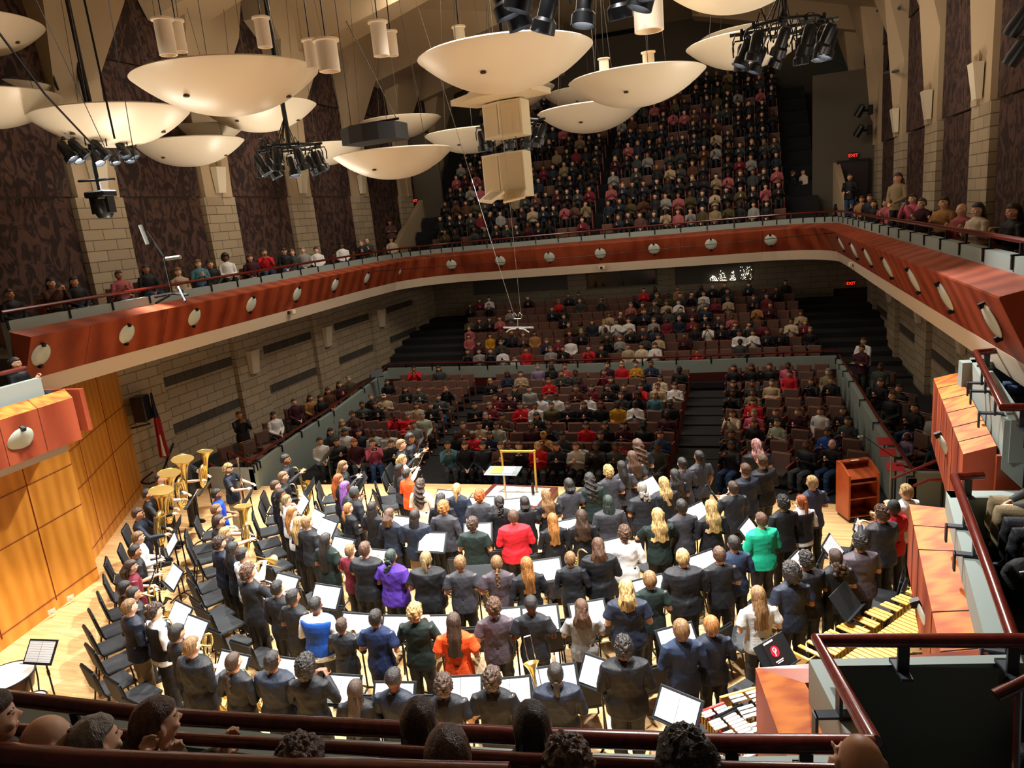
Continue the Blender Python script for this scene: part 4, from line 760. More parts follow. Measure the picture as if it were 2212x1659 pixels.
def hair_mesh(t):
    if t in HAIRC: return HAIRC[t]
    b = MB(); sd = hash_(t) % 50
    if t == 'buzz': cap_hair(b, .004, rough_=.0015, fq=300, seed=sd)
    elif t == 'short': cap_hair(b, .013, -.06, .052, .006, seed=sd, fq=45)
    elif t == 'fade': cap_hair(b, .016, .0, .055, .004, seed=sd, side=.01)
    elif t == 'bowl': cap_hair(b, .02, -.085, .035, .004, .002, seed=sd, side=-.04)
    elif t == 'curly': cap_hair(b, .024, -.07, .045, .017, seed=sd, fq=75, nu=56, nv=36)
    elif t == 'afro': cap_hair(b, .045, -.08, .05, .014, seed=sd, fq=110, nu=60, nv=40)
    elif t == 'bob': cap_hair(b, .018, -.08, .045, .004, .002, seed=sd); sheet(b, .15, .082, .10, 0, sd, .045)
    elif t == 'shoulder': cap_hair(b, .018, -.09, .045, .005, .002, seed=sd); sheet(b, .22, .085, .115, .008, sd, .045)
    elif t == 'long': cap_hair(b, .016, -.09, .045, .003, .002, seed=sd); sheet(b, .40, .08, .095, .001, sd)
    elif t == 'longer': cap_hair(b, .016, -.09, .045, .003, .002, seed=sd); sheet(b, .52, .08, .10, .002, sd)
    elif t == 'wavy': cap_hair(b, .02, -.09, .045, .006, .002, seed=sd); sheet(b, .36, .088, .125, .014, sd, .045)
    elif t == 'bigcurly': cap_hair(b, .024, -.09, .045, .012, seed=sd); sheet(b, .38, .085, .12, .02, sd, .06, wf=60)
    elif t in ('pony', 'braid', 'lowpony'):
        cap_hair(b, .010, -.08, .05, .002, .0015, seed=sd); z0 = .03 if t == 'pony' else -.04
        P = [(0, -.09, z0), (0, -.125, z0+.005), (0, -.135, z0-.07), (.01, -.125, z0-.16), (0, -.12, z0-.27)]
        b.tube(P, [.016, .026, .034, .028, .008], 10) if t != 'braid' else b.tube([(math.sin(i*1.6)*.006, -.10-.03*min(1, i/3), z0-i*.022) for i in range(16)], [.018+.008*(i % 2) for i in range(15)]+[.006], 8)
    elif t == 'curlypony':
        cap_hair(b, .012, -.08, .05, .003, seed=sd)
        for i in range(26): r = random.Random(i+sd); b.ell((r.uniform(-.045, .045), -.12+r.uniform(-.03, .02), .0-i*.010+r.uniform(-.01, .01)), (.028, .026, .024), 7, 5)
    elif t == 'puff':
        cap_hair(b, .012, -.08, .05, .003, seed=sd)
        for i in range(44): r = random.Random(i+sd); b.ell((r.uniform(-.075, .075), -.12+r.uniform(-.045, .035), -.03-r.random()*.17), (.032, .03, .028), 7, 5)
    elif t == 'bun': cap_hair(b, .010, -.08, .05, .002, .0015, seed=sd); b.ell((0, -.10, .05), (.04, .035, .038), 14, 10); b.tube([(.085*math.cos(a), .01, .02+.1*math.sin(a)) for a in np.linspace(.2, 2.94, 12)], .007, 6)
    elif t in ('braids', 'dreads', 'locs'):
        L_ = {'braids': .5, 'dreads': .27, 'locs': .07}[t]; cap_hair(b, .014, -.08, .045, .002, .005, seed=sd)
        for i in range(26 if t != 'dreads' else 22):
            r = random.Random(i+sd); u = i/25; a = math.pi*(1.02+.96*u); x, y = .082*math.cos(a), .088*math.sin(a)-.01; l = L_*r.uniform(.8, 1.05)
            b.tube([(x*.9, y*.9, .02), (x*1.15, y*1.2, -.04), (x*1.15+r.uniform(-.01, .01), y*1.1-.04, -.04-l*.5), (x*1.0+r.uniform(-.015, .015), y-.04, -.04-l)], [.009, .0095, .009, .006], 6)
        if t == 'locs':
            for i in range(12): a = math.pi*(.1+.8*i/11); b.tube([(.07*math.cos(a), .07*math.sin(a), .06), (.09*math.cos(a), .1*math.sin(a), .02)], .009, 5)
    elif t == 'beanie': b.lathe([(.001, .128), (.04, .122), (.075, .09), (.088, .04), (.09, .005), (.096, -.005), (.096, .02)], n=20, cap=False)
    elif t == 'cap': b.lathe([(.001, .125), (.05, .118), (.08, .08), (.087, .035)], n=20, cap=False); b.add([(-.07, .06, .04), (.07, .06, .04), (.055, .17, .03), (-.055, .17, .03), (-.07, .06, .03), (.07, .06, .03), (.055, .17, .022), (-.055, .17, .022)], [(0, 1, 2, 3), (7, 6, 5, 4), (1, 5, 6, 2), (2, 6, 7, 3), (3, 7, 4, 0)])
    me = b.mesh('hair', [None], True); HAIRC[t] = me; return me
HC = {'bk': ('15120f', '2a2420'), 'dk': ('2c1e16', '4a3424'), 'br': ('3a2618', '664630'), 'lb': ('5c4028', '9a7448'), 'bl': ('7c5c30', 'd8b87a'), 'sb': ('744620', 'c08444'), 'rd': ('7a3210', 'c4682c'), 'gy': ('6a645c', '9a948a'), 'gn': ('141c18', '32423a'), 'pp': ('5a3a8a', 'c07ac8'), 'wt': ('c8c4bc', 'e8e4dc'), 'db': ('5c4c32', 'a8905e'), 'bw': ('3a2014', '6a3420'), 'cr': ('6e2a24', 'c8a09a')}
HN = {'bk': 'black', 'dk': 'dark brown', 'br': 'brown', 'lb': 'light brown', 'bl': 'blond', 'sb': 'strawberry blond', 'rd': 'red', 'gy': 'greying', 'gn': 'dark greenish', 'pp': 'purple and pink', 'wt': 'white', 'db': 'dusty blond', 'bw': 'auburn brown', 'cr': 'reddish'}
def hair_mat(c):
    return mat('hair_'+c, HC[c][0], .42, col2=HC[c][1], scale=55, sx=(1, 1, .1), bump=.6, bscale=160, spec=.6)
SK = {'a': 'e8b99a', 'b': 'd6a07c', 'c': 'a9744e', 'd': '6e452e', 'e': '4a2c1e'}
def skin_m(c): return mat('skin_'+c, SK[c], .5, spec=.4)
def eye_m(): return mat('eye_dark', '1c1410', .3)
def lip_m(c): return mat('lips_'+c, {'a': 'b8665a', 'b': 'a85a4c', 'c': '7a4438', 'd': '4f2c26', 'e': '38201c'}[c], .45)
TC = {'bk': '121317', 'cb': '1d1f24', 'ch': '35353a', 'nv': '18202f', 'mv': '4a4046', 'gn': '10201c', 'rd': 'c41a26', 'or': 'e8501a', 'pu': '4a2a8c', 'wh': 'e6e6e4', 'gy': '8f8f8c', 'lg': 'b9b8b2', 'mn': '6e1c2c', 'te': '0c9a76', 'bp': '3a4054', 'bl': '1a4fa8', 'ns': '16264a', 'tn': 'a5794a', 'bg': 'b6a284', 'ol': '4a4228', 'yl': 'c08a1c', 'pk': 'c86078', 'pg': 'a8b09c', 'db': '223048', 'tl': '4e7a86', 'jn': '2c4466', 'kh': '8a7a5c', 'lv': '8c7c98', 'fl': '5c4038', 'gt': '3c403e', 'br': '50301e', 'cm': 'd8c8b0', 'dm': '3c1420', 'ro': 'a85a5e', 'bt': '1f4fd0'}
TN = {'bk': 'black', 'cb': 'black', 'ch': 'charcoal', 'nv': 'navy', 'mv': 'mauve-grey', 'gn': 'dark green', 'rd': 'bright red', 'or': 'orange', 'pu': 'purple', 'wh': 'white', 'gy': 'grey', 'lg': 'light grey', 'mn': 'maroon', 'te': 'emerald green', 'bp': 'blue-grey', 'bl': 'blue', 'ns': 'deep blue', 'tn': 'tan', 'bg': 'beige', 'ol': 'olive', 'yl': 'mustard', 'pk': 'pink', 'pg': 'pale green', 'db': 'dark blue', 'tl': 'teal', 'jn': 'denim', 'kh': 'khaki', 'lv': 'lavender', 'fl': 'patterned', 'gt': 'dark grey', 'br': 'brown', 'cm': 'cream', 'dm': 'dark maroon', 'ro': 'dusty rose', 'bt': 'bright blue'}
def cloth(c): return mat('cloth_'+c, TC[c], .62 if c in ('bk', 'nv', 'ch', 'cb', 'mv') else .75, spec=.35, bump=.25, bscale=60)
def person(loc, rz, hair, hc, top, tc, pose='hold', skin='a', k=1.0, ht=1.66, leg='bk', seat=False, vest=None, tilt=0, hat=None, name='person', hi=False, shoes='bk', simple=False):
    s = ht/1.70; r = empty(name, loc, rz); r.scale = (s*1.05, s*1.02, s)
    o = inst('body', person_mesh('body', pose, seat, k, hi=hi), r); 
    for i, m in enumerate((skin_m(skin), eye_m(), lip_m(skin))): o.material_slots[i].link = 'OBJECT'; o.material_slots[i].material = m
    sl = 'ss' if top in ('ss', 'sv') else 'ls'
    inst('shirt', person_mesh('shirt', pose, seat, k, sl), r, [cloth(tc)])
    if vest: inst('vest', person_mesh('vest', 'hold', seat, k), r, [cloth(vest)])
    if top == 'dr': inst('skirt', person_mesh('skirt', seat=seat, k=k), r, [cloth(tc)])
    else: inst('trousers', person_mesh('trousers', seat=seat, k=k), r, [cloth(leg)])
    if not simple: inst('shoe', person_mesh('shoe', seat=seat), r, [cloth(shoes)])
    dz = -.42 if seat else 0
    if hair != 'bald': inst('hair', hair_mesh(hair), r, [hair_mat(hc)], loc=(0, .012, 1.585+dz), rot=(tilt, 0, 0))
    if hat: inst('hat', hair_mesh(hat[0]), r, [mat('hat_'+hat[1], TC[hat[1]], .8)], loc=(0, .012, 1.59+dz))
    return r
PODC = (-5.7, 15.9)
def face_to(x, y, tx, ty): return math.atan2(-(tx-x), ty-y)
# ================= musicians =================
# px, py, hair, haircolour, top, topcolour, pose, instrument, skin, k, height, opts
MUS = '''
393 993 curly lb ss cb tuba euph a 1 1.72 |
345 1034 short bk vs wh tuba tuba b 1 1.7 vest=bk
318 1068 short bk ls bk tuba tuba b 1 1.66 |
297 1110 short dk ls nv tuba tuba b 1 1.66 |
297 1162 short lb vs wh hold bass a 1 1.6 |
290 1192 short bk ss bk hold bass b 1 1.6 |
281 1225 bob dk ss mn hold clar a 1 1.55 |
268 1271 bowl bk ls bk hold none b 1 1.5 |
287 1284 short bk ss bk hold bari b 1 1.55 |
278 1313 short lb jk nv hold none a 1 1.66 leg=kh
332 1322 curly dk vs wh hold sax a 1 1.62 vest=bk
492 1013 curly bl ss nv tuba bsn a 1 1.62 leg=kh
467 1068 short bk ss bt hold none c 1 1.6 |
466 1101 short lb ss cb hold none a 1 1.55 |
472 1126 short dk ss bk tuba euph a 1.2 1.62 |
485 1153 long bl ls bk hold none a 1 1.55 |
473 1174 curly dk ls nv hold none a 1 1.62 |
502 1187 dreads bk ls nv hold horn d 1 1.62 |
523 1199 short bk vs wh high trombell b 1 1.66 |
535 1237 curly br ss cb tuba horns b 1 1.72 |
598 1271 short bk ls cb down none b 1 1.6 |
632 1291 short bk ss cb hold none c 1 1.62 |
681 1309 fade bk vs wh hold none d 1.2 1.6 vest=bl
616 993 short bk ls cb high sax c 1 1.74 |
611 1031 short lb jk bk hold sax a 1 1.64 |
594 1049 short br ls bk hold none a 1 1.6 |
606 1068 curlypony bk ls bk hold none c 1 1.55 |
618 1081 lowpony db ss wh hold none a 1 1.55 |
630 1108 long sb ss wh hold none a 1 1.5 leg=bk
645 1131 long bl ls bk hold none a 1 1.5 |
663 1128 short lb ls cb hold none a 1 1.62 |
740 1007 long lb ls bk high clar a 1 1.62 |
730 1036 long rd ls bk high clar a 1 1.58 |
745 1052 braids pp ls ch high clar d 1 1.6 |
765 1072 buzz bk ls cb hold clar d 1 1.64 hat=beanie:gt
750 1092 lowpony sb ls bk hold none a 1 1.5 |
804 1097 braids bk ss bk hold none d 1 1.6 |
865 957 short lb jk bk high clar a 1 1.74 |
885 950 locs bk ls cb high clar c 1 1.76 |
868 993 pony bl ls wh high clar a 1 1.62 |
862 1014 braids bk ls ch hold none d 1 1.56 |
879 1024 short bk ls or hold clar b 1 1.55 |
908 1048 bigcurly dk ls cm hold flute b 1 1.6 |
952 1075 bob bk ls bk hold none c 1 1.55 |
958 1097 curly sb ls ch hold none a 1 1.66 |
987 1061 pony bl ss nv hold flute a 1 1.6 |
1036 1075 curly rd ss ch hold none a 1 1.62 |
1079 1082 curlypony bk ls bk hold none c 1 1.55 |
1133 1083 locs bk ss bk hold flute d 1 1.52 |
841 1113 bob br jk nv hold none a 1 1.58 |
896 1115 dreads bk ls nv hold none d 1.2 1.62 leg=kh
1021 1133 curly dk ss gn hold none b 1.2 1.58 |
1109 1117 short br ls rd hold none a 1.3 1.62 |
703 1167 longer bk ss gn hold horn b 1 1.6 |
756 1190 short lb ss mn high none a 1 1.5 |
788 1187 short br ss bk high none a 1.3 1.68 |
844 1203 curlypony gn ss pu hold none c 1.2 1.62 |
920 1208 pony db ss bk hold horn a 1.3 1.64 |
994 1217 short lb ss ch hold none a 1 1.6 |
1073 1217 braid lb ss mv hold horn a 1 1.58 |
1138 1221 long sb ls cb hold none a 1 1.58 |
896 1323 curly bl ls gn high none a 1 1.62 |
1067 1312 curly br ss mv hold trump a 1 1.6 |
1378 968 bigcurly br ss bk hold none a 1.2 1.76 |
1366 993 wavy br ss ch hold flute a 1 1.66 |
1343 1002 long bk ss ch hold none b 1 1.6 |
1314 1015 curly bl ss ch hold flute b 1 1.64 |
1274 1040 bigcurly bk ss gn hold none c 1.2 1.62 |
1229 1043 locs bk ss ch hold flute c 1 1.62 |
1511 990 pony bk ss ch down flute c 1 1.68 |
1474 1000 bun bk dr ch hold none b 1 1.64 |
1458 1025 wavy bk ss bk hold none b 1 1.55 |
1434 1045 wavy bl ls bk hold none a 1.2 1.6 |
1387 1056 puff gy ss cb hold none c 1.2 1.6 |
1180 1074 wavy lb ss bk hold none a 1 1.55 |
1194 1124 long sb dr bk hold none a 1 1.55 |
1256 1117 wavy dk ls bk hold none b 1 1.58 |
1314 1085 braids gn ls ch hold none d 1.2 1.64 |
1421 1115 wavy bl ss gn tuba sax a 1 1.66 |
1473 1095 short bk ls ch hold none c 1 1.68 |
1536 1097 wavy bl dr bk hold none a 1 1.64 |
1584 1054 bun dk ls cb high clarb a 1 1.64 |
1349 1153 curly br ls wh hold sax a 1 1.64 |
1292 1180 shoulder br ls bk hold saxn a 1.3 1.62 |
1232 1208 short lb ls cb hold none a 1 1.5 |
1475 1205 short bl ls bk hold none a 1.3 1.68 |
1554 1196 short br ss bk hold none a 1 1.62 |
1586 1178 short bk ls db hold none b 1 1.62 |
1353 1273 shoulder bl ss nv hold none a 1.2 1.66 |
1404 1253 bowl lb ss gn hold none a 1 1.56 |
1256 1314 shoulder br ss gy high none a 1 1.5 |
1147 1307 fade bk ss cb hold none d 1 1.62 |
1647 997 short br jk bk hold trump a 1.2 1.74 |
1611 1015 short br ls nv hold none a 1.2 1.68 |
1692 1079 curly bk jk bk hold none b 1 1.66 |
1732 1092 pony rd vs wh hold none a 1 1.56 vest=cb
1755 1043 short bl ss bp hold trump a 1 1.66 |
1645 1124 short br ls te hold none a 1.2 1.62 |
1742 1205 curly bk ss bk hold none c 1.2 1.66 |
1710 1237 afro bk ss nv hold sax c 1 1.66 |
1805 1212 puff dk ss bk hold none b 1 1.62 |
1858 1173 curly bk ss mv hold none b 1.2 1.66 |
1905 1110 curly br ls ch high none a 1.2 1.68 |
1932 1097 buzz bk ls rd high none d 1 1.6 hat=beanie:gt
1959 1063 short bl ls wh high trump a 1 1.7 |
1638 1287 long lb ss lg hold none a 1 1.6 |
381 1368 bowl bk ls cb hold none b 1 1.58 |
413 1397 short lb ls bk hold bari a 1.2 1.72 |
503 1431 braid dk ls cb hold sax b 1 1.62 |
587 1429 short bk ls nv hold trombn c 1.2 1.66 |
661 1442 afro bk ls bk high none d 1 1.68 |
738 1352 short dk ls cb high none b 1 1.42 |
811 1336 short bk ss ns hold none b 1 1.58 |
980 1345 long dk ss or hold none b 1 1.62 |
768 1492 longer dk ls bk hold none b 1 1.56 |
850 1469 fade bk ls nv hold none d 1 1.7 |
958 1481 curly dk ss bk hold none a 1 1.64 |
1063 1467 curly dk ss bk hold none a 1 1.66 |
1200 1456 lowpony bk jk nv hold tromb b 1.2 1.62 |
1347 1399 curly bk ls bk hold none b 1.2 1.7 |
1472 1361 bowl lb jk db hold none a 1 1.62 |
1537 1352 bowl sb ls nv hold none a 1 1.54 |
'''
INAME = {'euph': 'euphonium', 'tuba': 'tuba', 'bass': 'bass clarinet', 'clar': 'clarinet', 'clarb': 'clarinet', 'bari': 'baritone saxophone', 'sax': 'saxophone', 'saxn': 'saxophone', 'bsn': 'bassoon', 'horn': 'French horn', 'horns': 'silver horn', 'trump': 'trumpet', 'flute': 'flute', 'trombell': 'trombone', 'tromb': 'trombone', 'trombn': 'trombone'}
HDESC = {'curly': 'curly-haired', 'short': 'short-haired', 'bob': 'bob-haired', 'bowl': 'straight-fringed', 'long': 'long-haired', 'longer': 'very-long-haired', 'dreads': 'lock-haired', 'curlypony': 'curly-ponytailed', 'lowpony': 'low-ponytailed', 'pony': 'ponytailed', 'braids': 'long-braided', 'buzz': 'capped', 'locs': 'short-locked', 'bigcurly': 'big-curled', 'braid': 'single-braided', 'wavy': 'wavy-haired', 'bun': 'bun-haired', 'puff': 'puffy-haired', 'shoulder': 'shoulder-haired', 'fade': 'faded-crop', 'afro': 'afro-haired', 'beanie': ''}
TD = {'ss': 'short-sleeved', 'ls': 'long-sleeved', 'jk': 'jacketed', 'vs': 'shirt', 'dr': 'dress'}
LM = [('the student in bright red', 1109, 1117), ('the purple polo', 844, 1203), ('the orange T-shirt', 980, 1345), ('the emerald green shirt', 1645, 1124), ('the blue vest', 681, 1309), ('the white shirt by the saxophones', 1349, 1153), ('the gold podium rail', 1120, 1000), ('the wooden lectern', 1855, 1060),
      ('the bassoonist', 492, 1013), ('the standing euphonium player', 393, 993), ('the purple braids', 745, 1052), ('the orange sweater', 879, 1024), ('the red hoodie by the lectern', 1932, 1097), ('the marimba', 1880, 1350), ('the grey T-shirt by the rail', 1638, 1287), ('the tubas', 300, 1075), ('the timpani', 40, 1450), ('the navy suit with black ponytail', 1200, 1456), ('the lone empty music stand', 1464, 1530), ('the curly redhead', 1036, 1075)]
def rel(px, py, skip=0, own=None):
    c = sorted(((math.hypot(px-x, (py-y)*1.6), n, x, y) for n, x, y in LM if abs(px-x)+abs(py-y) > 12)); c = c[skip % len(c)]
    d, n, x, y = c; dx, dy = px-x, (py-y)*1.6
    far = ['just', 'close', 'a bit', 'fairly', 'well', 'far', 'very far'][min(6, int(d/42))]
    if abs(dx) > abs(dy)*2.2: s = '%s %s of' % (far, 'lectern-side' if dx > 0 else 'tuba-side')
    elif abs(dy) > abs(dx)*2.2: s = '%s %s' % (far, 'behind' if dy > 0 else 'beyond')
    else: s = '%s %s and %s of' % (far, 'behind' if dy > 0 else 'beyond', 'lectern-side' if dx > 0 else 'tuba-side')
    return s+' '+n
USED = {}
def uniq(fn, n=12):
    for k in range(n):
        l = fn(k)
        if l not in USED and len(l.split()) <= 16: USED[l] = 1; return l
    return l
gold = mat('lacquered_brass', 'f2cf78', .27, .85); silv = mat('silver_plate', 'dfe3e6', .15, 1); ebon = mat('ebony_wood', '0d0c0c', .25); maro = mat('bassoon_maple', '5a1a12', .25)
def cone(b, pts, rs, n=14): b.tube(pts, rs, n)
IM = {}
def imesh(kind):
    if kind in IM: return IM[kind]
    L = []
    def part(nm, m, f): b = MB(); f(b); L.append((nm, b.mesh(nm, m, True)))
    if kind in ('sax', 'saxn', 'bari'):
        def tub(b):
            p = bez([(0, 0, .30), (0, -.01, .1), (0, -.01, -.15), (0, .0, -.3), (0, .06, -.36), (0, .12, -.28)], 26); b.tube(p, [.012+.022*i/(len(p)-1) for i in range(len(p))], 12)
        part('body_tube', gold, tub)
        def bell(b): p = bez([(0, .12, -.28), (0, .13, -.15), (0, .15, -.04), (0, .17, .0)], 12); b.tube(p, [.034, .036, .038, .04, .043, .046, .05, .056, .062, .068, .075, .08, .085][:len(p)]+[.09]*max(0, len(p)-13), 18, cap=False)
        part('bell', gold, bell)
        def nk(b): b.tube(bez([(0, 0, .30), (0, -.02, .36), (0, -.08, .38), (0, -.13, .36)] if kind != 'bari' else [(0, 0, .30), (0, .02, .40), (.02, .07, .40), (.02, .05, .30), (0, -.05, .36), (0, -.12, .34)], 14), .011, 8); b.tube([(0, -.12, .365), (0, -.17, .345)], [.013, .009], 8)
        part('neck', gold, nk)
        def keys(b):
            for i in range(12): z = .22-i*.042; b.lathe([(.001, .012), (.016, .012), (.016, 0), (.001, 0)], (.0, .02+.0*i, z), 8, 'Y'); b.tube([(.022, .015, z), (.022, .015, z-.04)], .004, 5)
            for z in (.02, -.1, -.2): b.lathe([(.001, .02), (.028, .02), (.028, 0), (.001, 0)], (.03, .06, z), 10, 'X')
        part('keywork', gold, keys)
    elif kind in ('clar', 'clarb', 'bass'):
        s = 1.35 if kind == 'bass' else 1
        part('body_tube', ebon, lambda b: b.tube([(0, 0, .3*s), (0, 0, -.25*s), (0, 0, -.3*s), (0, 0, -.335*s)], [.012, .014, .02, .032], 12))
        def ks(b):
            for i in range(14): z = .22-i*.033; b.lathe([(.001, .01), (.009, .01), (.009, 0), (.001, 0)], (0, .013, z*s), 8, 'Y'); 
            for z in (.26, .1, -.08, -.24, -.33): b.tube([(.0185*math.cos(a), .0185*math.sin(a), z*s) for a in np.linspace(0, 6.28, 11)[:-1]], .003 if z > -.3 else .004, 5, closed=True)
            b.tube([(.017, 0, .2*s), (.017, 0, -.24*s)], .0045, 5); b.tube([(-.017, .004, .05*s), (-.017, .004, -.24*s)], .004, 5)
        part('keywork', silv, ks)
        if kind == 'bass': part('bell', silv, lambda b: b.tube(bez([(0, 0, -.42), (0, .03, -.5), (0, .09, -.48), (0, .13, -.42)], 10), [.016+.004*i for i in range(13)][:13], 12))
    elif kind == 'flute':
        part('body_tube', silv, lambda b: b.tube([(-.33, 0, 0), (.33, 0, 0)], .0105, 10)); part('keywork', silv, lambda b: [b.lathe([(.001, .014), (.009, .014), (.009, 0), (.001, 0)], (-.25+i*.035, 0, 0), 8, 'Z') for i in range(13)])
    elif kind in ('tuba', 'euph'):
        s = 1.0 if kind == 'tuba' else .66
        def coil(b):
            for k, (rx, rz, r) in enumerate(((.17, .33, .045), (.13, .27, .034), (.09, .2, .026))): b.tube([(rx*s*math.cos(a), .0+.03*k*s, (-.12+rz*math.sin(a))*s) for a in np.linspace(0, 2*math.pi, 33)[:-1]], r*s, 10, closed=True)
            b.tube(bez([(-.12*s, .07*s, .15*s), (-.2*s, -.05*s, .2*s), (-.12*s, -.16*s, .22*s)], 8), .012*s, 8)
        part('body_tube', gold, coil)
        def bell(b):
            p = [(.17*s, 0, z*s) for z in (-.1, .1, .25, .36, .44, .50, .55, .58, .60)]; b.tube(p, [x*s for x in (.045, .055, .07, .085, .105, .135, .175, .205, .225)], 32, cap=False); b.tube([(p[-1][0]+.225*s*math.cos(a), .225*s*math.sin(a), .60*s) for a in np.linspace(0, 2*math.pi, 33)[:-1]], .007*s, 6, closed=True)
            b.tube(list(reversed(p)), [x*s for x in (.222, .2, .17, .13, .1, .08, .065, .05, .04)], 32, cap=True)
        part('bell', gold, bell)
        def valves(b):
            for i in range(4 if s > .8 else 3): b.tube([((-.06+.05*i)*s, .1*s, -.24*s), ((-.06+.05*i)*s, .1*s, .08*s)], .021*s, 10); b.tube([((-.06+.05*i)*s, .1*s, .08*s), ((-.06+.05*i)*s, .1*s, .13*s)], .01*s, 8)
        part('valve', silv, valves)
    elif kind in ('horn', 'horns'):
        m = gold if kind == 'horn' else silv
        part('body_tube', m, lambda b: [b.tube([(r*math.cos(a), .02*k, r*math.sin(a)) for a in np.linspace(0, 2*math.pi, 29)[:-1]], .013+.004*(k == 0), 8, closed=True) for k, r in enumerate((.14, .11, .08, .055))])
        part('bell', m, lambda b: (b.tube(bez([(-.14, 0, 0), (-.13, -.02, -.12), (-.03, -.06, -.19), (.08, -.1, -.19), (.15, -.13, -.18)], 16), [.016, .018, .02, .023, .026, .03, .034, .038, .043, .048, .055, .062, .072, .084, .1, .12, .14, .15, .155, .158, .16][:99][:21] if False else [.016+.144*(i/20)**2.2 for i in range(21)], 24, cap=False)))
        part('valve', m, lambda b: [b.tube([(-.04+.035*i, .04, .03), (-.04+.035*i, .04, .09)], .015, 8) for i in range(3)])
    elif kind == 'trump':
        part('body_tube', gold, lambda b: b.tube([(0, .22, .0)]+[(.0, .2-.0, 0)]+[(0, .1*math.sin(a)*0+(-.12 if abs(a) > 0 else 0)+.0*a, 0) for a in ()]+bez([(0, .15, 0), (0, -.15, 0), (0, -.19, -.035), (0, -.15, -.07), (0, .1, -.07), (0, .14, -.035), (0, .1, 0), (0, -.28, 0)], 28), .0085, 8))
        part('bell', gold, lambda b: b.tube([(0, y, 0) for y in (.15, .2, .24, .26, .275)], [.009, .017, .03, .045, .062], 20, cap=False)); part('valve', silv, lambda b: [b.tube([(.012, -.06+.035*i, -.09), (.012, -.06+.035*i, .04)], .0095, 8) for i in range(3)])
    elif kind in ('tromb', 'trombell', 'trombn'):
        part('slide', silv, lambda b: (b.tube([(.05, .0, 0), (.05, .62, 0), (.045, .66, 0), (-.045, .66, 0), (-.05, .62, 0), (-.05, -.05, 0)], .0075, 8))); part('bell', gold, lambda b: (b.tube(bez([(-.05, 0, 0), (-.05, -.25, 0), (-.05, -.3, .05), (-.05, -.25, .1), (-.05, .1, .1)], 16), .009, 8), b.tube([(-.05, y, .1) for y in (.1, .2, .28, .33, .36)], [.01, .025, .05, .08, .105], 22, cap=False)))
    elif kind == 'bsn':
        part('long_joint', maro, lambda b: (b.tube([(0, 0, -.45), (0, 0, .1)], .026, 12), b.tube([(.03, 0, -.45), (.03, 0, .05)], .022, 12))); part('bell_joint', silv, lambda b: (b.tube([(0, 0, .1), (0, 0, .74)], [.02, .017], 12), b.tube([(0, 0, .74), (0, 0, .77)], [.03, .032], 14)))
        part('bocal', silv, lambda b: b.tube(bez([(.03, 0, .05), (.03, -.04, .2), (.03, -.15, .24), (.0, -.25, .2)], 12), .006, 6)); part('keywork', silv, lambda b: [b.tube([(.02, .025, z), (.02, .025, z+.1)], .007, 5) for z in np.linspace(-.4, .5, 9)])
    IM[kind] = L; return L
# local placement of an instrument relative to the player: (offset, rotation euler, scale, pose)
IP = {'sax': ((-.04, .25, 1.0), (.12, 0, -.25), 1), 'saxn': ((-.34, .12, 1.12), (0, .2, .9), 1), 'bari': ((-.12, .26, .95), (.05, .06, -.3), 1.5), 'clar': ((0, .26, 1.2), (-.5, 0, 0), 1), 'clarb': ((-.2, .3, 1.35), (-.3, -.5, 0), 1), 'bass': ((-.05, .28, .98), (-.12, 0, 0), 1.1), 'flute': ((.0, .29, 1.1), (0, -.9, .3), 1),
      'tuba': ((-.16, .33, 1.28), (.16, -.1, math.pi*.95), 1.0), 'euph': ((.02, .44, 1.26), (.12, .08, math.pi), 1.15), 'horn': ((-.10, .27, 1.05), (0, 0, .5), 1), 'horns': ((-.12, .36, 1.12), (.3, .2, .4), 1.1), 'trump': ((-.02, .34, 1.15), (-.5, 0, .2), 1), 'trombell': ((-.08, .36, 1.25), (-.6, 0, .3), .9), 'tromb': ((-.22, .15, 1.3), (1.2, 0, .4), .9), 'trombn': ((.12, .3, 1.0), (-1.2, 0, 0), .8), 'bsn': ((.08, .28, 1.14), (-.1, .2, 0), 1)}
MPOS = []
for ln in MUS.strip().splitlines():
    t = ln.replace('|', '').split(); px, py = float(t[0]), float(t[1]); hair, hc, top, tc, pose, ins, sk, k, ht = t[2:11]; k = float(k)*1.04; ht = float(ht)*1.085; o_ = dict(q.split('=') for q in t[11:])
    x, y = PZ(px, py, 1.585*ht/1.70); MPOS.append([x, y, px, py, hair, hc, top, tc, pose, ins, sk, k, ht, o_])
for it in range(40):                                       # keep neighbours from standing inside one another
    for i, a in enumerate(MPOS):
        for c in MPOS[i+1:]:
            d = math.hypot(a[0]-c[0], a[1]-c[1]); need = .44+.06*(a[11]+c[11]-2)
            if d < need:
                # slide along each one's own sight line, so both stay where they are seen
                far, near = (a, c) if math.hypot(a[0], a[1]) > math.hypot(c[0], c[1]) else (c, a); s = (need-d)*.25
                for q, sg in ((far, 1), (near, -1)):
                    l = math.hypot(q[0], q[1]); q[0] += q[0]/l*s*sg; q[1] += q[1]/l*s*sg
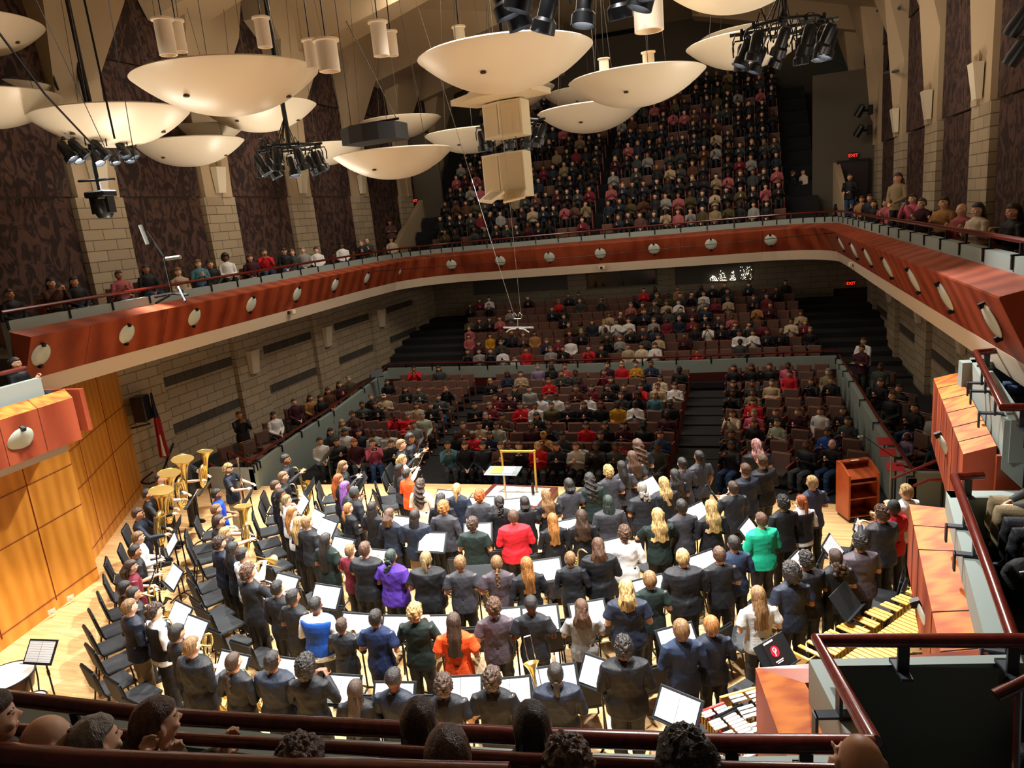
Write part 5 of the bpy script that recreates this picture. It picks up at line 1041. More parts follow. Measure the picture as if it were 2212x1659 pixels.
for n, (x, y, px, py, hair, hc, top, tc, pose, ins, sk, k, ht, o_) in enumerate(MPOS):
    rz = face_to(x, y, *PODC)+random.uniform(-.12, .12)
    if x > -3: rz *= .55
    if 'vest' in o_ or top == 'vs': pass
    hat = o_['hat'].split(':') if 'hat' in o_ else None
    r = person((x, y, 0), rz, hair, hc, top, tc, pose, sk, round(k, 2), ht, o_.get('leg', 'bk'), vest=o_.get('vest'), hat=hat)
    hd = 'capped student' if hat else '%s %s student' % (HDESC[hair], HN[hc])
    td = {'ss': 'in %s T-shirt', 'ls': 'in %s long sleeves', 'jk': 'in %s jacket', 'vs': 'in %s shirt', 'dr': 'in %s dress'}[top] % TN[tc]
    if o_.get('vest'): td = 'in white shirt and %s vest' % TN[o_['vest']]
    tag(r, uniq(lambda q: '%s %s, %s' % (hd, td, rel(px, py, q))), 'person')
    if ins != 'none':
        off_, ro, sc = IP[ins]; s = ht/1.70; mw = Matrix.Translation((x, y, 0)) @ Matrix.Rotation(rz, 4, 'Z'); p = mw @ Vector((off_[0]*s, off_[1]*s, off_[2]*s))
        from mathutils import Euler
        q = (Matrix.Rotation(rz, 4, 'Z') @ Euler(ro).to_matrix().to_4x4()).to_euler(); nm = {'bass': 'bass_clarinet', 'bari': 'baritone_saxophone', 'sax': 'saxophone', 'saxn': 'saxophone', 'clar': 'clarinet', 'clarb': 'clarinet', 'bsn': 'bassoon', 'horn': 'french_horn', 'horns': 'french_horn', 'euph': 'euphonium', 'trump': 'trumpet'}.get(ins, ins if ins in ('tuba', 'flute') else 'trombone')
        e = empty(nm, p); e.rotation_euler = q; e.scale = (sc*s,)*3
        for pn, me in imesh(ins): inst(pn, me, e)
        c_ = {'clar': 'black', 'clarb': 'black', 'bass': 'black', 'flute': 'silver', 'horns': 'silver', 'bsn': 'maroon'}.get(ins, 'brass')
        tag(e, uniq(lambda q_: '%s %s held by a student, %s' % (c_, nm.replace('_', ' ').replace('french', 'orchestral'), rel(px, py, q_))), nm.replace('_', ' ').replace('french ', ''))
# ---------------- conductor ----------------
x, y = PZ(1634, 962, 1.72); r = person((x, y, 0), face_to(x, y, -6, 12)-.0+math.pi*.0, 'wavy', 'cr', 'ss', 'bk', 'down', 'a', 1.25, 1.84); r.rotation_euler = (0, 0, .35)
tag(r, 'conductor with loose reddish hair and sparkly black top, back turned, arms lowered', 'person')
b = MB(); b.tube([(0, 0, 0), (.10, .06, .34)], [.006, .003], 6); b.ell((0, 0, 0), (.012, .012, .018), 8, 6)
p = Matrix.Translation((x, y, 0)) @ Matrix.Rotation(.35, 4, 'Z') @ Vector((.26, .15, .93)); tag(b.build('baton', mat('baton_white', 'efe6d8', .5), loc=p), 'thin white baton in the conductor\'s lowered hand', 'baton')
# ================= chairs, stands, sheet music =================
m_pad = mat('chair_pad', '26282b', .7, bump=.15, bscale=200); m_fr = mat('chair_frame', '17181a', .35, .6)
def chair_parts():
    P = []
    b = MB(); b.box((0, .02, .455), (.46, .44, .06), bev=.02); P.append(('seat', b.mesh('seat', m_pad, True)))
    b = MB(); b.box((0, 0, 0), (.44, .05, .40), bev=.018); b.xf(Matrix.Translation((0, -.245, .69)) @ Matrix.Rotation(.16, 4, 'X')); P.append(('backrest', b.mesh('backrest', m_pad, True)))
    b = MB()
    for s in (-1, 1): b.tube([(s*.225, -.17, .44), (s*.235, -.215, .52), (s*.235, -.265, .82), (s*.19, -.275, .89)], .0125, 8)
    b.tube([(-.19, -.275, .89), (.19, -.275, .89)], .0125, 8); P.append(('back_frame', b.mesh('back_frame', m_fr, True)))
    for s in (-1, 1):
        b = MB(); b.tube([(s*.215, .2, .43), (s*.225, .23, .2), (s*.235, .25, .0)], .0125, 8); P.append(('leg', b.mesh('leg', m_fr, True)))
        b = MB(); b.tube([(s*.215, -.17, .43), (s*.225, -.22, .2), (s*.235, -.26, .0)], .0125, 8); P.append(('leg', b.mesh('leg', m_fr, True)))
    return P
CP = chair_parts()
def chair(x, y, rz, lab): 
    r = empty('stacking_chair', (x, y, 0), rz, lab, 'chair', 'black padded stage chairs', 1.06)
    for n, me in CP: inst(n, me, r)
    return r
CH_ = '''234 1212 c|231 1250 c|222 1287 c|215 1322 c|206 1359 c|205 1398 c|212 1440 c|250 1466 c|311 1506 c|274 1140 c|266 1183 c|427 1122 c|425 1147 c|426 1173 c|428 1199 c|424 1228 c|424 1260 c|436 1288 c|446 1318 c|481 1359 c|537 1383 c
576 1068 c|566 1090 c|552 1115 c|558 1138 c|566 1162 c|584 1187 c|596 1215 c|643 1266 c|690 1046 c|691 1068 c|690 1090 c|697 1116 c|723 1160 c|843 1007 c|832 1025 c|827 1043 c|820 1064 c|822 1090 c|779 1178 c|752 1300 c|831 1336 c|917 1347 c|1007 1349 c|797 1471 c|905 1501 c|1041 1489 c
1182 1331 c|1227 1324 c|1310 1310 c|1263 1471 c|1405 1426 c|1560 1354 c|1541 1517 c|1075 1180 c|1842 1150 c|1765 1205 c|1885 1295 c|1677 1268 c|1946 1262 c|1607 1331 c|1733 1417 c|1610 1465 c|1180 1205 c|1010 1215 c|1330 1215 c|1430 1195 c|1505 1230 c|940 1178 c|1940 1225 c|865 1200 c'''.replace('\n', '|')
CPOS = []
for s_ in CH_.split('|'):
    a = s_.split(); px, py = float(a[0]), float(a[1]); x, y = PZ(px, py, .91); rz = face_to(x, y, *PODC)
    if px > 1500: rz = face_to(x, y, -6.5, 14)
    x += -math.sin(rz)*.24; y += math.cos(rz)*.24; CPOS.append([x, y, px, py, rz])
for it in range(30):
    for i, a in enumerate(CPOS):
        for c in CPOS[i+1:]:
            d = math.hypot(a[0]-c[0], a[1]-c[1])
            if d < .56:
                u = Vector((a[0]-c[0], a[1]-c[1])).normalized()*(.56-d)*.5; a[0] += u.x; a[1] += u.y; c[0] -= u.x; c[1] -= u.y
def clear(x, y, r, lst, mv=.0):
    return all(math.hypot(x-q[0], y-q[1]) > r for q in lst)
for x, y, px, py, rz in CPOS:
    for it in range(12):                                   # never under a standing player
        for q in MPOS:
            d = math.hypot(x-q[0], y-q[1])
            if d < .44: u = Vector((x-q[0], y-q[1])).normalized()*(.45-d); x += u.x; y += u.y
    chair(x, y, rz, uniq(lambda k: 'empty black padded stage chair, %s' % rel(px, py+14, k)))
m_desk = mat('stand_desk', '1b1f22', .5, .2); m_paper = brick('printed_music', 'f3f3f0', 'f3f3f0', 'b9bcc0', 'XYZ', .30, .034, .6, .0035, 0)
def st_parts():
    P = []
    T = Matrix.Translation((0, 0, 1.12)) @ Matrix.Rotation(math.radians(52), 4, 'X')
    b = MB(); b.box((0, 0, 0), (.52, .36, .012), bev=.004); b.box((0, -.18, .03), (.52, .012, .06)); b.xf(T); P.append(('desk', b.mesh('desk', m_desk)))
    b = MB(); b.tube([(0, .03, .12), (0, .03, 1.1)], .013, 8); b.tube([(0, .03, .7), (0, .03, .78)], .02, 8); P.append(('pole', b.mesh('pole', m_black, True)))
    for k in range(3):
        a = k*2.094+.5; b = MB(); b.tube([(0, .03, .14), (.12*math.cos(a), .03+.12*math.sin(a), .11), (.27*math.cos(a), .03+.27*math.sin(a), .012)], [.016, .014, .012], 6); P.append(('leg', b.mesh('leg', m_black, True)))
    return P, T
SP, ST = st_parts()
SH = MB(); SH.box((-.115, .0, .012), (.225, .30, .006)); SH.box((.115, .0, .012), (.225, .30, .006)); sheet_me = SH.mesh('sheet_music', m_paper)
STD = '''447 1049 0|417 1077 1|537 1072 0|670 1052 0|381 1138 0|372 1176 1|376 1246 1|654 1090 1|684 1122 1|616 1266 1|706 1142 1|738 1183 1|779 1040 0|820 1210 1|704 1289 1|932 1171 1|1041 1092 1|1104 1097 1|1032 1151 1|1021 1253 0|966 1077 1|865 1135 1|388 1329 1|420 1361 1|501 1440 1|623 1453 1
727 1494 1|851 1507 1|996 1494 1|1102 1498 1|863 1358 1|946 1358 1|770 1354 1|1111 1340 1|1134 1340 1|1268 1336 1|1202 1471 1|1295 1456 1|1464 1383 1|1464 1532 1|1179 1232 1|1227 1144 1|1403 1052 1|1326 1187 1|1507 1110 1|1520 1219 1|1405 1273 1|1620 1149 1|1799 1187 1|1862 1149 1|1726 1223 1|1826 1298 0|1675 1413 2|705 985 0'''.replace('\n', '|')
SPOS = []
for s_ in STD.split('|'):
    px, py, f = [float(v) for v in s_.split()]; x, y = PZ(px, py, 1.2); rz = face_to(x, y, *PODC)
    if px > 1600: rz = face_to(x, y, -6.5, 14)
    if (px, py) == (1464, 1532): rz = -.42
    if (px, py) == (1295, 1456): rz = -.35
    for it in range(10):
        for q in MPOS+SPOS:
            d = math.hypot(x-q[0], y-q[1]); nd = .36
            if 0 < d < nd: u = Vector((x-q[0], y-q[1])).normalized()*(nd+.01-d); x += u.x; y += u.y
    SPOS.append([x, y]); r = empty('music_stand', (x, y, 0), rz, uniq(lambda k: 'black music stand %s, %s' % ('holding white pages' if f == 1 else 'seen mostly from its dark desk', rel(px, py, k))), 'music stand', 'black orchestra music stands', 1.07)
    for n, me in SP: inst(n, me, r)
    if f == 1:
        o = inst('sheet_music', sheet_me); o.matrix_world = Matrix.Translation((x, y, 0)) @ Matrix.Rotation(rz, 4, 'Z') @ Matrix.Scale(1.07, 4) @ ST; tag(o, uniq(lambda k: 'white printed music pages open on a stand, %s' % rel(px, py, k)), 'sheet music', 'open sheet music')
    if f == 2:
        e = empty('concert_program', (0, 0, 0)); e.matrix_world = Matrix.Translation((x, y, 0)) @ Matrix.Rotation(rz, 4, 'Z') @ Matrix.Scale(1.07, 4) @ ST; tag(e, 'black folder with a round red emblem, propped on a stand above the orange cap', 'folder')
        b = MB(); b.box((0, 0, .012), (.26, .32, .008)); b.build('cover', mat('folder_black', '1c1616', .5), e)
        b = MB(); b.lathe([(.001, .0185), (.065, .0185), (.065, .017), (.001, .017)], (0, .03, 0), 24); b.build('emblem', mat('emblem_red', 'c01c30', .5), e)
        b = MB(); b.tube([(.024*math.cos(a), .045+.024*math.sin(a), .02) for a in np.linspace(-2.2, 3.4, 14)]+[(-.012, .0, .02), (-.02, -.02, .02)], .006, 5); b.tube([(.006, .05, .02), (-.002, .02, .02), (-.014, -.02, .02)], .005, 5); b.box((0, -.075, .017), (.13, .012, .003)); b.box((0, -.095, .017), (.10, .01, .003)); b.box((-.03, .15, .017), (.16, .02, .003)); b.build('emblem_marks', mat('emblem_white', 'e8d8d8', .5), e)
# ================= percussion, podium, lectern =================
m_bar = mat('marimba_bar', 'c8963c', .4, col2='e0b45c', scale=5, sx=(1, 9, 9)); m_rose = mat('rosewood_bar', 'a0502c', .4); m_tan = mat('tan_wood', 'd6a04c', .4); m_alu = mat('vibraphone_bar', 'd4d6d8', .3, .9)
def mallet(nm, A, Bp, z, w0, w1, n, barm, endm, lab, acc=True, gap=.16, hd=1):
    A, Bp = Vector(A), Vector(Bp); u = (Bp-A).normalized(); L_ = (Bp-A).length; v = Vector((u.y, -u.x))*hd; rz = math.atan2(u.y, u.x); r = empty(nm, (A.x, A.y, 0), rz, lab, nm.replace('_', ' '))
    bw = L_/n; s = -hd
    def blk(nm2, c, d, m, par=r, rot=0): b = MB(); b.box((0, 0, 0), d, bev=min(d)*.2); return b.build(nm2, m, par, loc=c, rz=rot)
    for i in range(n):
        f = i/(n-1); w = w0+(w1-w0)*f; blk('bar', (bw*(i+.5), s*(.03+w/2), z), (bw*.74, w, .022), barm)
    if acc:
        for i in range(n-1):
            if i % 7 in (2, 6): continue
            f = i/(n-1); w = (w0+(w1-w0)*f)*.85; blk('bar', (bw*(i+1.0), -s*(.03+w/2), z+.035), (bw*.74, w, .022), barm)
    for x in (-.04, L_+.04): w = (w0 if x < 0 else w1)*2.1+.1; blk('end_board', (x, 0, z-.08), (.04, w, .16), endm); blk('leg', (x, w*.4, (z-.16)/2), (.05, .05, z-.16), m_black); blk('leg', (x, -w*.4, (z-.16)/2), (.05, .05, z-.16), m_black)
    for s2 in (-1, 1): blk('side_rail', (L_/2, s2*(w0+w1)*.26, z-.045), (L_, .025, .035), endm, rot=s2*math.atan2((w1-w0)*.55, L_)*.8)
    b = MB(); 
    for i in range(n): f = i/(n-1); b.tube([(bw*(i+.5), s*.14, z-.05), (bw*(i+.5), s*.14, z-.14-.42*f)], bw*.33, 8); b.tube([(bw*(i+.5), -s*.14, z-.02), (bw*(i+.5), -s*.14, z-.12-.4*f)], bw*.33, 8)
    b.build('resonator_tubes', mat('resonator', '8a7440', .3, .9), r, True); return r
a, c = PZ(2005, 1285, .92), PZ(1815, 1420, .92)
u_ = Vector((c[0]-a[0], c[1]-a[1])).normalized()
mallet('marimba', a, (a[0]+u_.x*2.5, a[1]+u_.y*2.5), .92, .22, .52, 30, m_bar, m_tan, 'large marimba with golden wooden bars beside the orange-topped side box', hd=-1)
a, c = PZ(1603, 1497, .9), PZ(1690, 1590, .9); mallet('vibraphone', a, (a[0]+(c[0]-a[0])*1.6, a[1]+(c[1]-a[1])*1.6), .9, .22, .34, 18, m_alu, m_tan, 'vibraphone with silver bars and tan boards under the near orange cap', hd=-1)
a, c = PZ(1555, 1535, .9), PZ(1622, 1600, .9); mallet('xylophone', (a[0]-.1, a[1]), (c[0]+.1, c[1]-.25), .9, .16, .26, 16, mat('pale_bar', 'ece6e0', .35), mat('red_frame', 'b03028', .4), 'small xylophone with pale bars and red frame by the choir rail', hd=-1)
a, c = PZ(1400, 1640, .9), PZ(1480, 1655, .9); mallet('xylophone', a, (c[0]+.5, c[1]-.05), .86, .2, .3, 14, m_rose, m_tan, 'rosewood xylophone glimpsed beneath the choir handrail', hd=-1)
def drum(px, py, z, R, lab):
    x, y = PZ(px, py, z); r = empty('kettledrum', (x, y, 0), 0, lab, 'drum', 'kettledrums'); b = MB(); b.lathe([(.001, z-.45), (R*.5, z-.42), (R*.85, z-.25), (R, z-.02)], n=32, cap=False); b.build('bowl', mat('copper_bowl', '3a241a', .3, .8), r, True)
    b = MB(); b.lathe([(.001, z), (R-.01, z), (R-.01, z-.01), (.001, z-.01)], n=40, cap=False); b.build('drumhead', mat('drumhead', 'eceade', .5), r)
    b = MB(); b.tube([(R*math.cos(t), R*math.sin(t), z-.004) for t in np.linspace(0, 6.283, 41)[:-1]], .014, 8, closed=True); b.build('hoop', m_black, r, True)
    for k in range(6): t = k*1.047+.2; b = MB(); b.tube([(R*1.04*math.cos(t), R*1.04*math.sin(t), z-.01), (R*1.0*math.cos(t), R*1.0*math.sin(t), z-.3), (R*.8*math.cos(t), R*.8*math.sin(t), .02)], .012, 6); b.build('strut', m_black, r, True)
drum(8, 1462, .86, .40, 'big kettledrum with white head at the frame corner below the shell wall'); drum(66, 1512, .82, .2, 'smaller white-headed kettledrum half under the choir handrail')
x, y = PZ(88, 1408, 1.12); r = empty('music_stand', (x, y, 0), .1, 'black music stand holding white pages beside the kettledrums', 'music stand', 'black orchestra music stands')
for n, me in SP: inst(n, me, r)
o = inst('sheet_music', sheet_me); o.matrix_world = Matrix.Translation((x, y, 0)) @ Matrix.Rotation(.1, 4, 'Z') @ ST; tag(o, 'white printed music pages on the stand beside the kettledrums', 'sheet music', 'open sheet music')
# podium
q = [PZ(1052, 1082, .2), PZ(1150, 1098, .2), PZ(1172, 1052, .2), PZ(1083, 1052, .2)]; cx = sum(p[0] for p in q)/4; cy = sum(p[1] for p in q)/4
r = empty('conductor_podium', (cx, cy, 0), -.06, 'low maroon conductor podium topped with pale carpet', 'podium'); b = MB(); b.box((0, 0, .1), (1.75, 1.35, .2), bev=.01); b.build('base', mat('podium_maroon', '5e2420', .4), r); b = MB(); b.box((0, 0, .203), (1.45, 1.1, .012)); b.build('carpet_top', mat('podium_carpet', 'b9b8ae', .95, col2='8f9088', scale=7), r)
x0, y0 = PZ(1093, 1056, .2); x1, y1 = PZ(1157, 1057, .2); r = empty('podium_rail', (x0, y0, .2), math.atan2(y1-y0, x1-x0), 'gold painted pipe safety rail at the back of the podium', 'podium rail'); w = math.hypot(x1-x0, y1-y0); mg = mat('gold_pipe', 'd8b85c', .35, .5)
b = MB(); b.tube([(-.02, 0, .0), (-.04, .05, .98)], .028, 10); b.build('post', mg, r, True); b = MB(); b.tube([(w+.02, 0, .0), (w+.04, .05, .98)], .028, 10); b.build('post', mg, r, True); b = MB(); b.tube([(-.07, .05, .98), (w+.07, .05, .98)], .03, 10); b.ell((-.04, .05, .98), (.04, .04, .04)); b.ell((w+.04, .05, .98), (.04, .04, .04)); b.build('top_rail', mg, r, True)
x, y = PZ(1087, 1017, 1.12); r = empty('conductor_desk', (x, y, 0), 0, 'flat grey conductor music desk before the gold rail', 'music stand'); b = MB(); b.box((0, 0, 1.12), (.8, .48, .02), rx=.08, bev=.005); b.build('desk', mat('desk_grey', '8c9496', .35, .4), r); b = MB(); b.tube([(0, 0, .0), (0, 0, 1.1)], .022, 8); b.build('pole', m_steel, r, True); b = MB(); b.lathe([(.001, .03), (.22, .015), (.24, 0), (.001, 0)], n=20); b.build('base', m_black, r)
for dx, c_, lab in ((-.14, 'e8dc3c', 'yellow score lying on the conductor desk'), (.14, 'f2f2ee', 'white score open on the conductor desk')): b = MB(); b.box((0, 0, 0), (.26, .34, .012), rx=.08, rz=.05); tag(b.build('score', mat('score_'+c_, c_, .6), loc=(x+dx, y, 1.14)), lab, 'score')
x, y = PZ(1152, 1068, .2); b = MB(); b.lathe([(.001, 0), (.036, 0), (.038, .22), (.03, .25), (.03, .29), (.001, .29)], n=14, cap=False); tag(b.build('water_bottle', mat('bottle_plum', '3e1c2a', .3, .3), loc=(x, y, .21), smooth=True), 'dark plum water bottle standing at the podium rail', 'bottle')
# lectern
x0, y0 = PZ(1834, 1130, 0); x1, y1 = PZ(1897, 1122, 0); rz = math.atan2(y1-y0, x1-x0); w = .62; m_lec = wood('lectern_cherry', '8a3a18', 'b4542a', 'XZY', (1.5, .8, 1), .35)
r = empty('lectern', ((x0+x1)/2, (y0+y1)/2+.0, 0), rz, 'tall open-backed cherry lectern with shelves facing the band', 'lectern')
for s in (-1, 1): b = MB(); b.add([(s*w/2+dx, yy, zz) for dx in (-.02, .02) for yy, zz in ((0, .07), (0, 1.03), (.3, 1.2), (.5, 1.2), (.5, .07))], [(4, 3, 2, 1, 0), (5, 6, 7, 8, 9)]+[(i, (i+1) % 5, 5+(i+1) % 5, 5+i) for i in range(5)]); b.build('side_panel', m_lec, r)
b = MB(); b.box((0, .49, .63), (w, .03, 1.1)); b.build('front_panel', m_lec, r)
for z in (.1, .5, .83): b = MB(); b.box((0, .26, z), (w-.03, .46, .03)); b.build('shelf', m_lec, r)
b = MB(); b.box((0, .26, 1.0), (w-.03, .44, .02), rx=.35); b.box((0, .42, 1.2), (w+.06, .14, .03), bev=.01); b.build('reading_top', m_lec, r); b = MB(); b.box((0, .36, 1.218), (.16, .05, .006)); b.build('name_strip', m_white, r)
b = MB(); b.box((0, .25, .035), (w-.02, .46, .06)); b.build('plinth', m_black, r); b = MB(); b.tube([(-.1, .15, .125), (0, .2, .125), (.12, .14, .125), (.05, .1, .125), (-.06, .12, .125)], .008, 5); b.build('cable', m_black, r)
# microphone stand
x, y = PZ(1921, 1105, 0); r = empty('microphone_stand', (x, y, 0), 0, 'silver boom microphone stand beside the lectern', 'microphone stand'); b = MB(); b.tube([(0, 0, .02), (0, 0, 1.25)], .012, 8); b.tube([(0, 0, .7), (0, 0, .82)], .018, 8); b.build('pole', mat('chrome', 'd0d2d2', .2, .8), r, True)
b = MB(); b.tube([(.22, .1, 1.12), (0, 0, 1.26), (-.5, .2, 1.62)], .009, 6); b.build('boom', m_black, r); b = MB(); b.tube([(-.5, .2, 1.62), (-.56, .2, 1.6)], .018, 8); b.ell((-.58, .2, 1.6), (.035, .03, .03)); b.build('microphone', mat('mic_white'), r, True)
for k in range(3): a = k*2.094; b = MB(); b.tube([(0, 0, .12), (.3*math.cos(a), .3*math.sin(a), .015)], .01, 6); b.build('leg', m_black, r)
# flag, wall loudspeaker, stand on the terrace
x, y = -16.35, 15.95; r = empty('flag', (x, y, 0), 0, 'furled red, white and blue flag on a pole against the block wall', 'flag'); b = MB(); b.tube([(0, 0, 0), (0, 0, 2.9)], .015, 8); b.lathe([(.001, 3.05), (.02, 2.95), (.012, 2.9)], n=8); b.build('pole', mat('flag_pole', '8a6a3a', .3, .5), r); 
for z0, z1, m, rr0, rr1, dx in ((2.1, 2.85, mat('flag_navy', '161a2c', .8), .10, .03, 0), (.9, 2.12, mat('flag_red', '8e1426', .8), .17, .10, .02), (.95, 1.6, mat('flag_white', 'd8d4d0', .8), .06, .02, .09)):
    b = MB(); b.loft([[(dx+(rr0+(rr1-rr0)*f)*(1+.3*math.sin(5*a+f*3))*math.cos(a)*.8, -.03+(rr0+(rr1-rr0)*f)*(1+.3*math.sin(5*a+f*3))*math.sin(a)*.6-(.09 if dx > .05 else 0), z0+(z1-z0)*f) for a in np.linspace(0, 6.283, 25)[:-1]] for f in np.linspace(0, 1, 8)]); b.build('cloth', m, r, True)
b = MB(); b.lathe([(.001, .03), (.16, .02), (.17, 0), (.001, 0)], n=16); b.build('base', m_black, r)
yy, zz = PX(306, 882, -16.4); r = empty('wall_speaker', (-16.4, yy, zz), -1.15, 'black rectangular loudspeaker on a bracket over the block wall', 'speaker'); b = MB(); b.box((0, 0, 0), (.5, .35, .72), bev=.02); b.build('cabinet', m_gun, r); b = MB(); b.tube([(0, -.1, -.36), (-.1, .1, -.5), (.0, -.4, -.55)], .03, 6); b.build('bracket', m_black, r)
x, y = PZ(793, 862, -.05); x, y = -14.4, 25.6; r = empty('music_stand', (x, y, -.04), .6, 'lone black music stand on the side terrace by the block wall', 'music stand')
for n, me in SP: inst(n, me, r)
b = MB(); b.tube(bez([PZ(330, 1020, .9)+(.9,), (-16.0, 14.6, .62), (-15.7, 14.9, .6), PZ(376, 965, .9)+(1.0,)], 14), .03, 8); o = b.build('rope_barrier', m_black, smooth=True); tag(o, 'thick black rope swagged between the shell wall and block pilaster', 'rope')
# ================= theatre seats and spectators =================
m_sf = mat('seat_fabric', '5a4238', .9, col2='6e5246', scale=60); m_sw = mat('seat_wood', '8a4838', .45); m_sp = mat('seat_pan', '3a2c28', .9)
def seat_parts():
    P = []; b = MB(); b.box((0, 0, 0), (.47, .06, .56), bev=.02); b.xf(Matrix.Translation((0, -.01, .59)) @ Matrix.Rotation(.12, 4, 'X')); P.append(('backrest', b.mesh('backrest', m_sf, True)))
    b = MB(); b.box((0, -.035, 0), (.50, .03, .60), bev=.008); b.xf(Matrix.Translation((0, -.01, .585)) @ Matrix.Rotation(.12, 4, 'X')); P.append(('back_shell', b.mesh('back_shell', m_sw, True)))
    b = MB(); b.box((0, .25, .42), (.46, .42, .09), bev=.02); P.append(('seat', b.mesh('seat', m_sp, True)))
    for s in (-1, 1): b = MB(); b.box((s*.26, .18, .62), (.05, .34, .035), bev=.008); b.box((s*.26, .10, .31), (.035, .26, .62)); P.append(('armrest', b.mesh('armrest', m_sw)))
    return P
TP = seat_parts()
def theatre_seat(x, y, z, rz, lab, group='brown theatre seats on the main floor'):
    r = empty('theatre_seat', (x, y, z), rz, lab, 'seat', group)
    for n, me in TP: inst(n, me, r)
    return r
SEATS = {}
def blocks(k):
    y = 18.3+.95*k; lw = -13.2-.155*(y-16.1)
    return [('tuba-side block', lw+.62, -9.75-.11*(y-18.6)), ('centre block', -8.35-.149*(y-17.6), -1.95), ('lectern-side block', -.65, 2.95)]
for k in range(10):
    for bn, x0, x1 in blocks(k):
        if bn == 'centre block' and k == 9: pass
        n = int((x1-x0)/.54)
        for i in range(n): x = x0+(x1-x0)*(i+.5)/n; SEATS[(k, bn, i)] = (x, rowy(k, x), ROWF[k])
for k in range(8):
    x0, x1 = -12.0-.32*k, 2.9-.1*k; n = int((x1-x0)/.54)
    for i in range(n): x = x0+(x1-x0)*(i+.5)/n; SEATS[(10+k, 'rear section', i)] = (x, 29.3+.95*k+.004*(x+5.8)**2, REARF[k])
OCC = {}
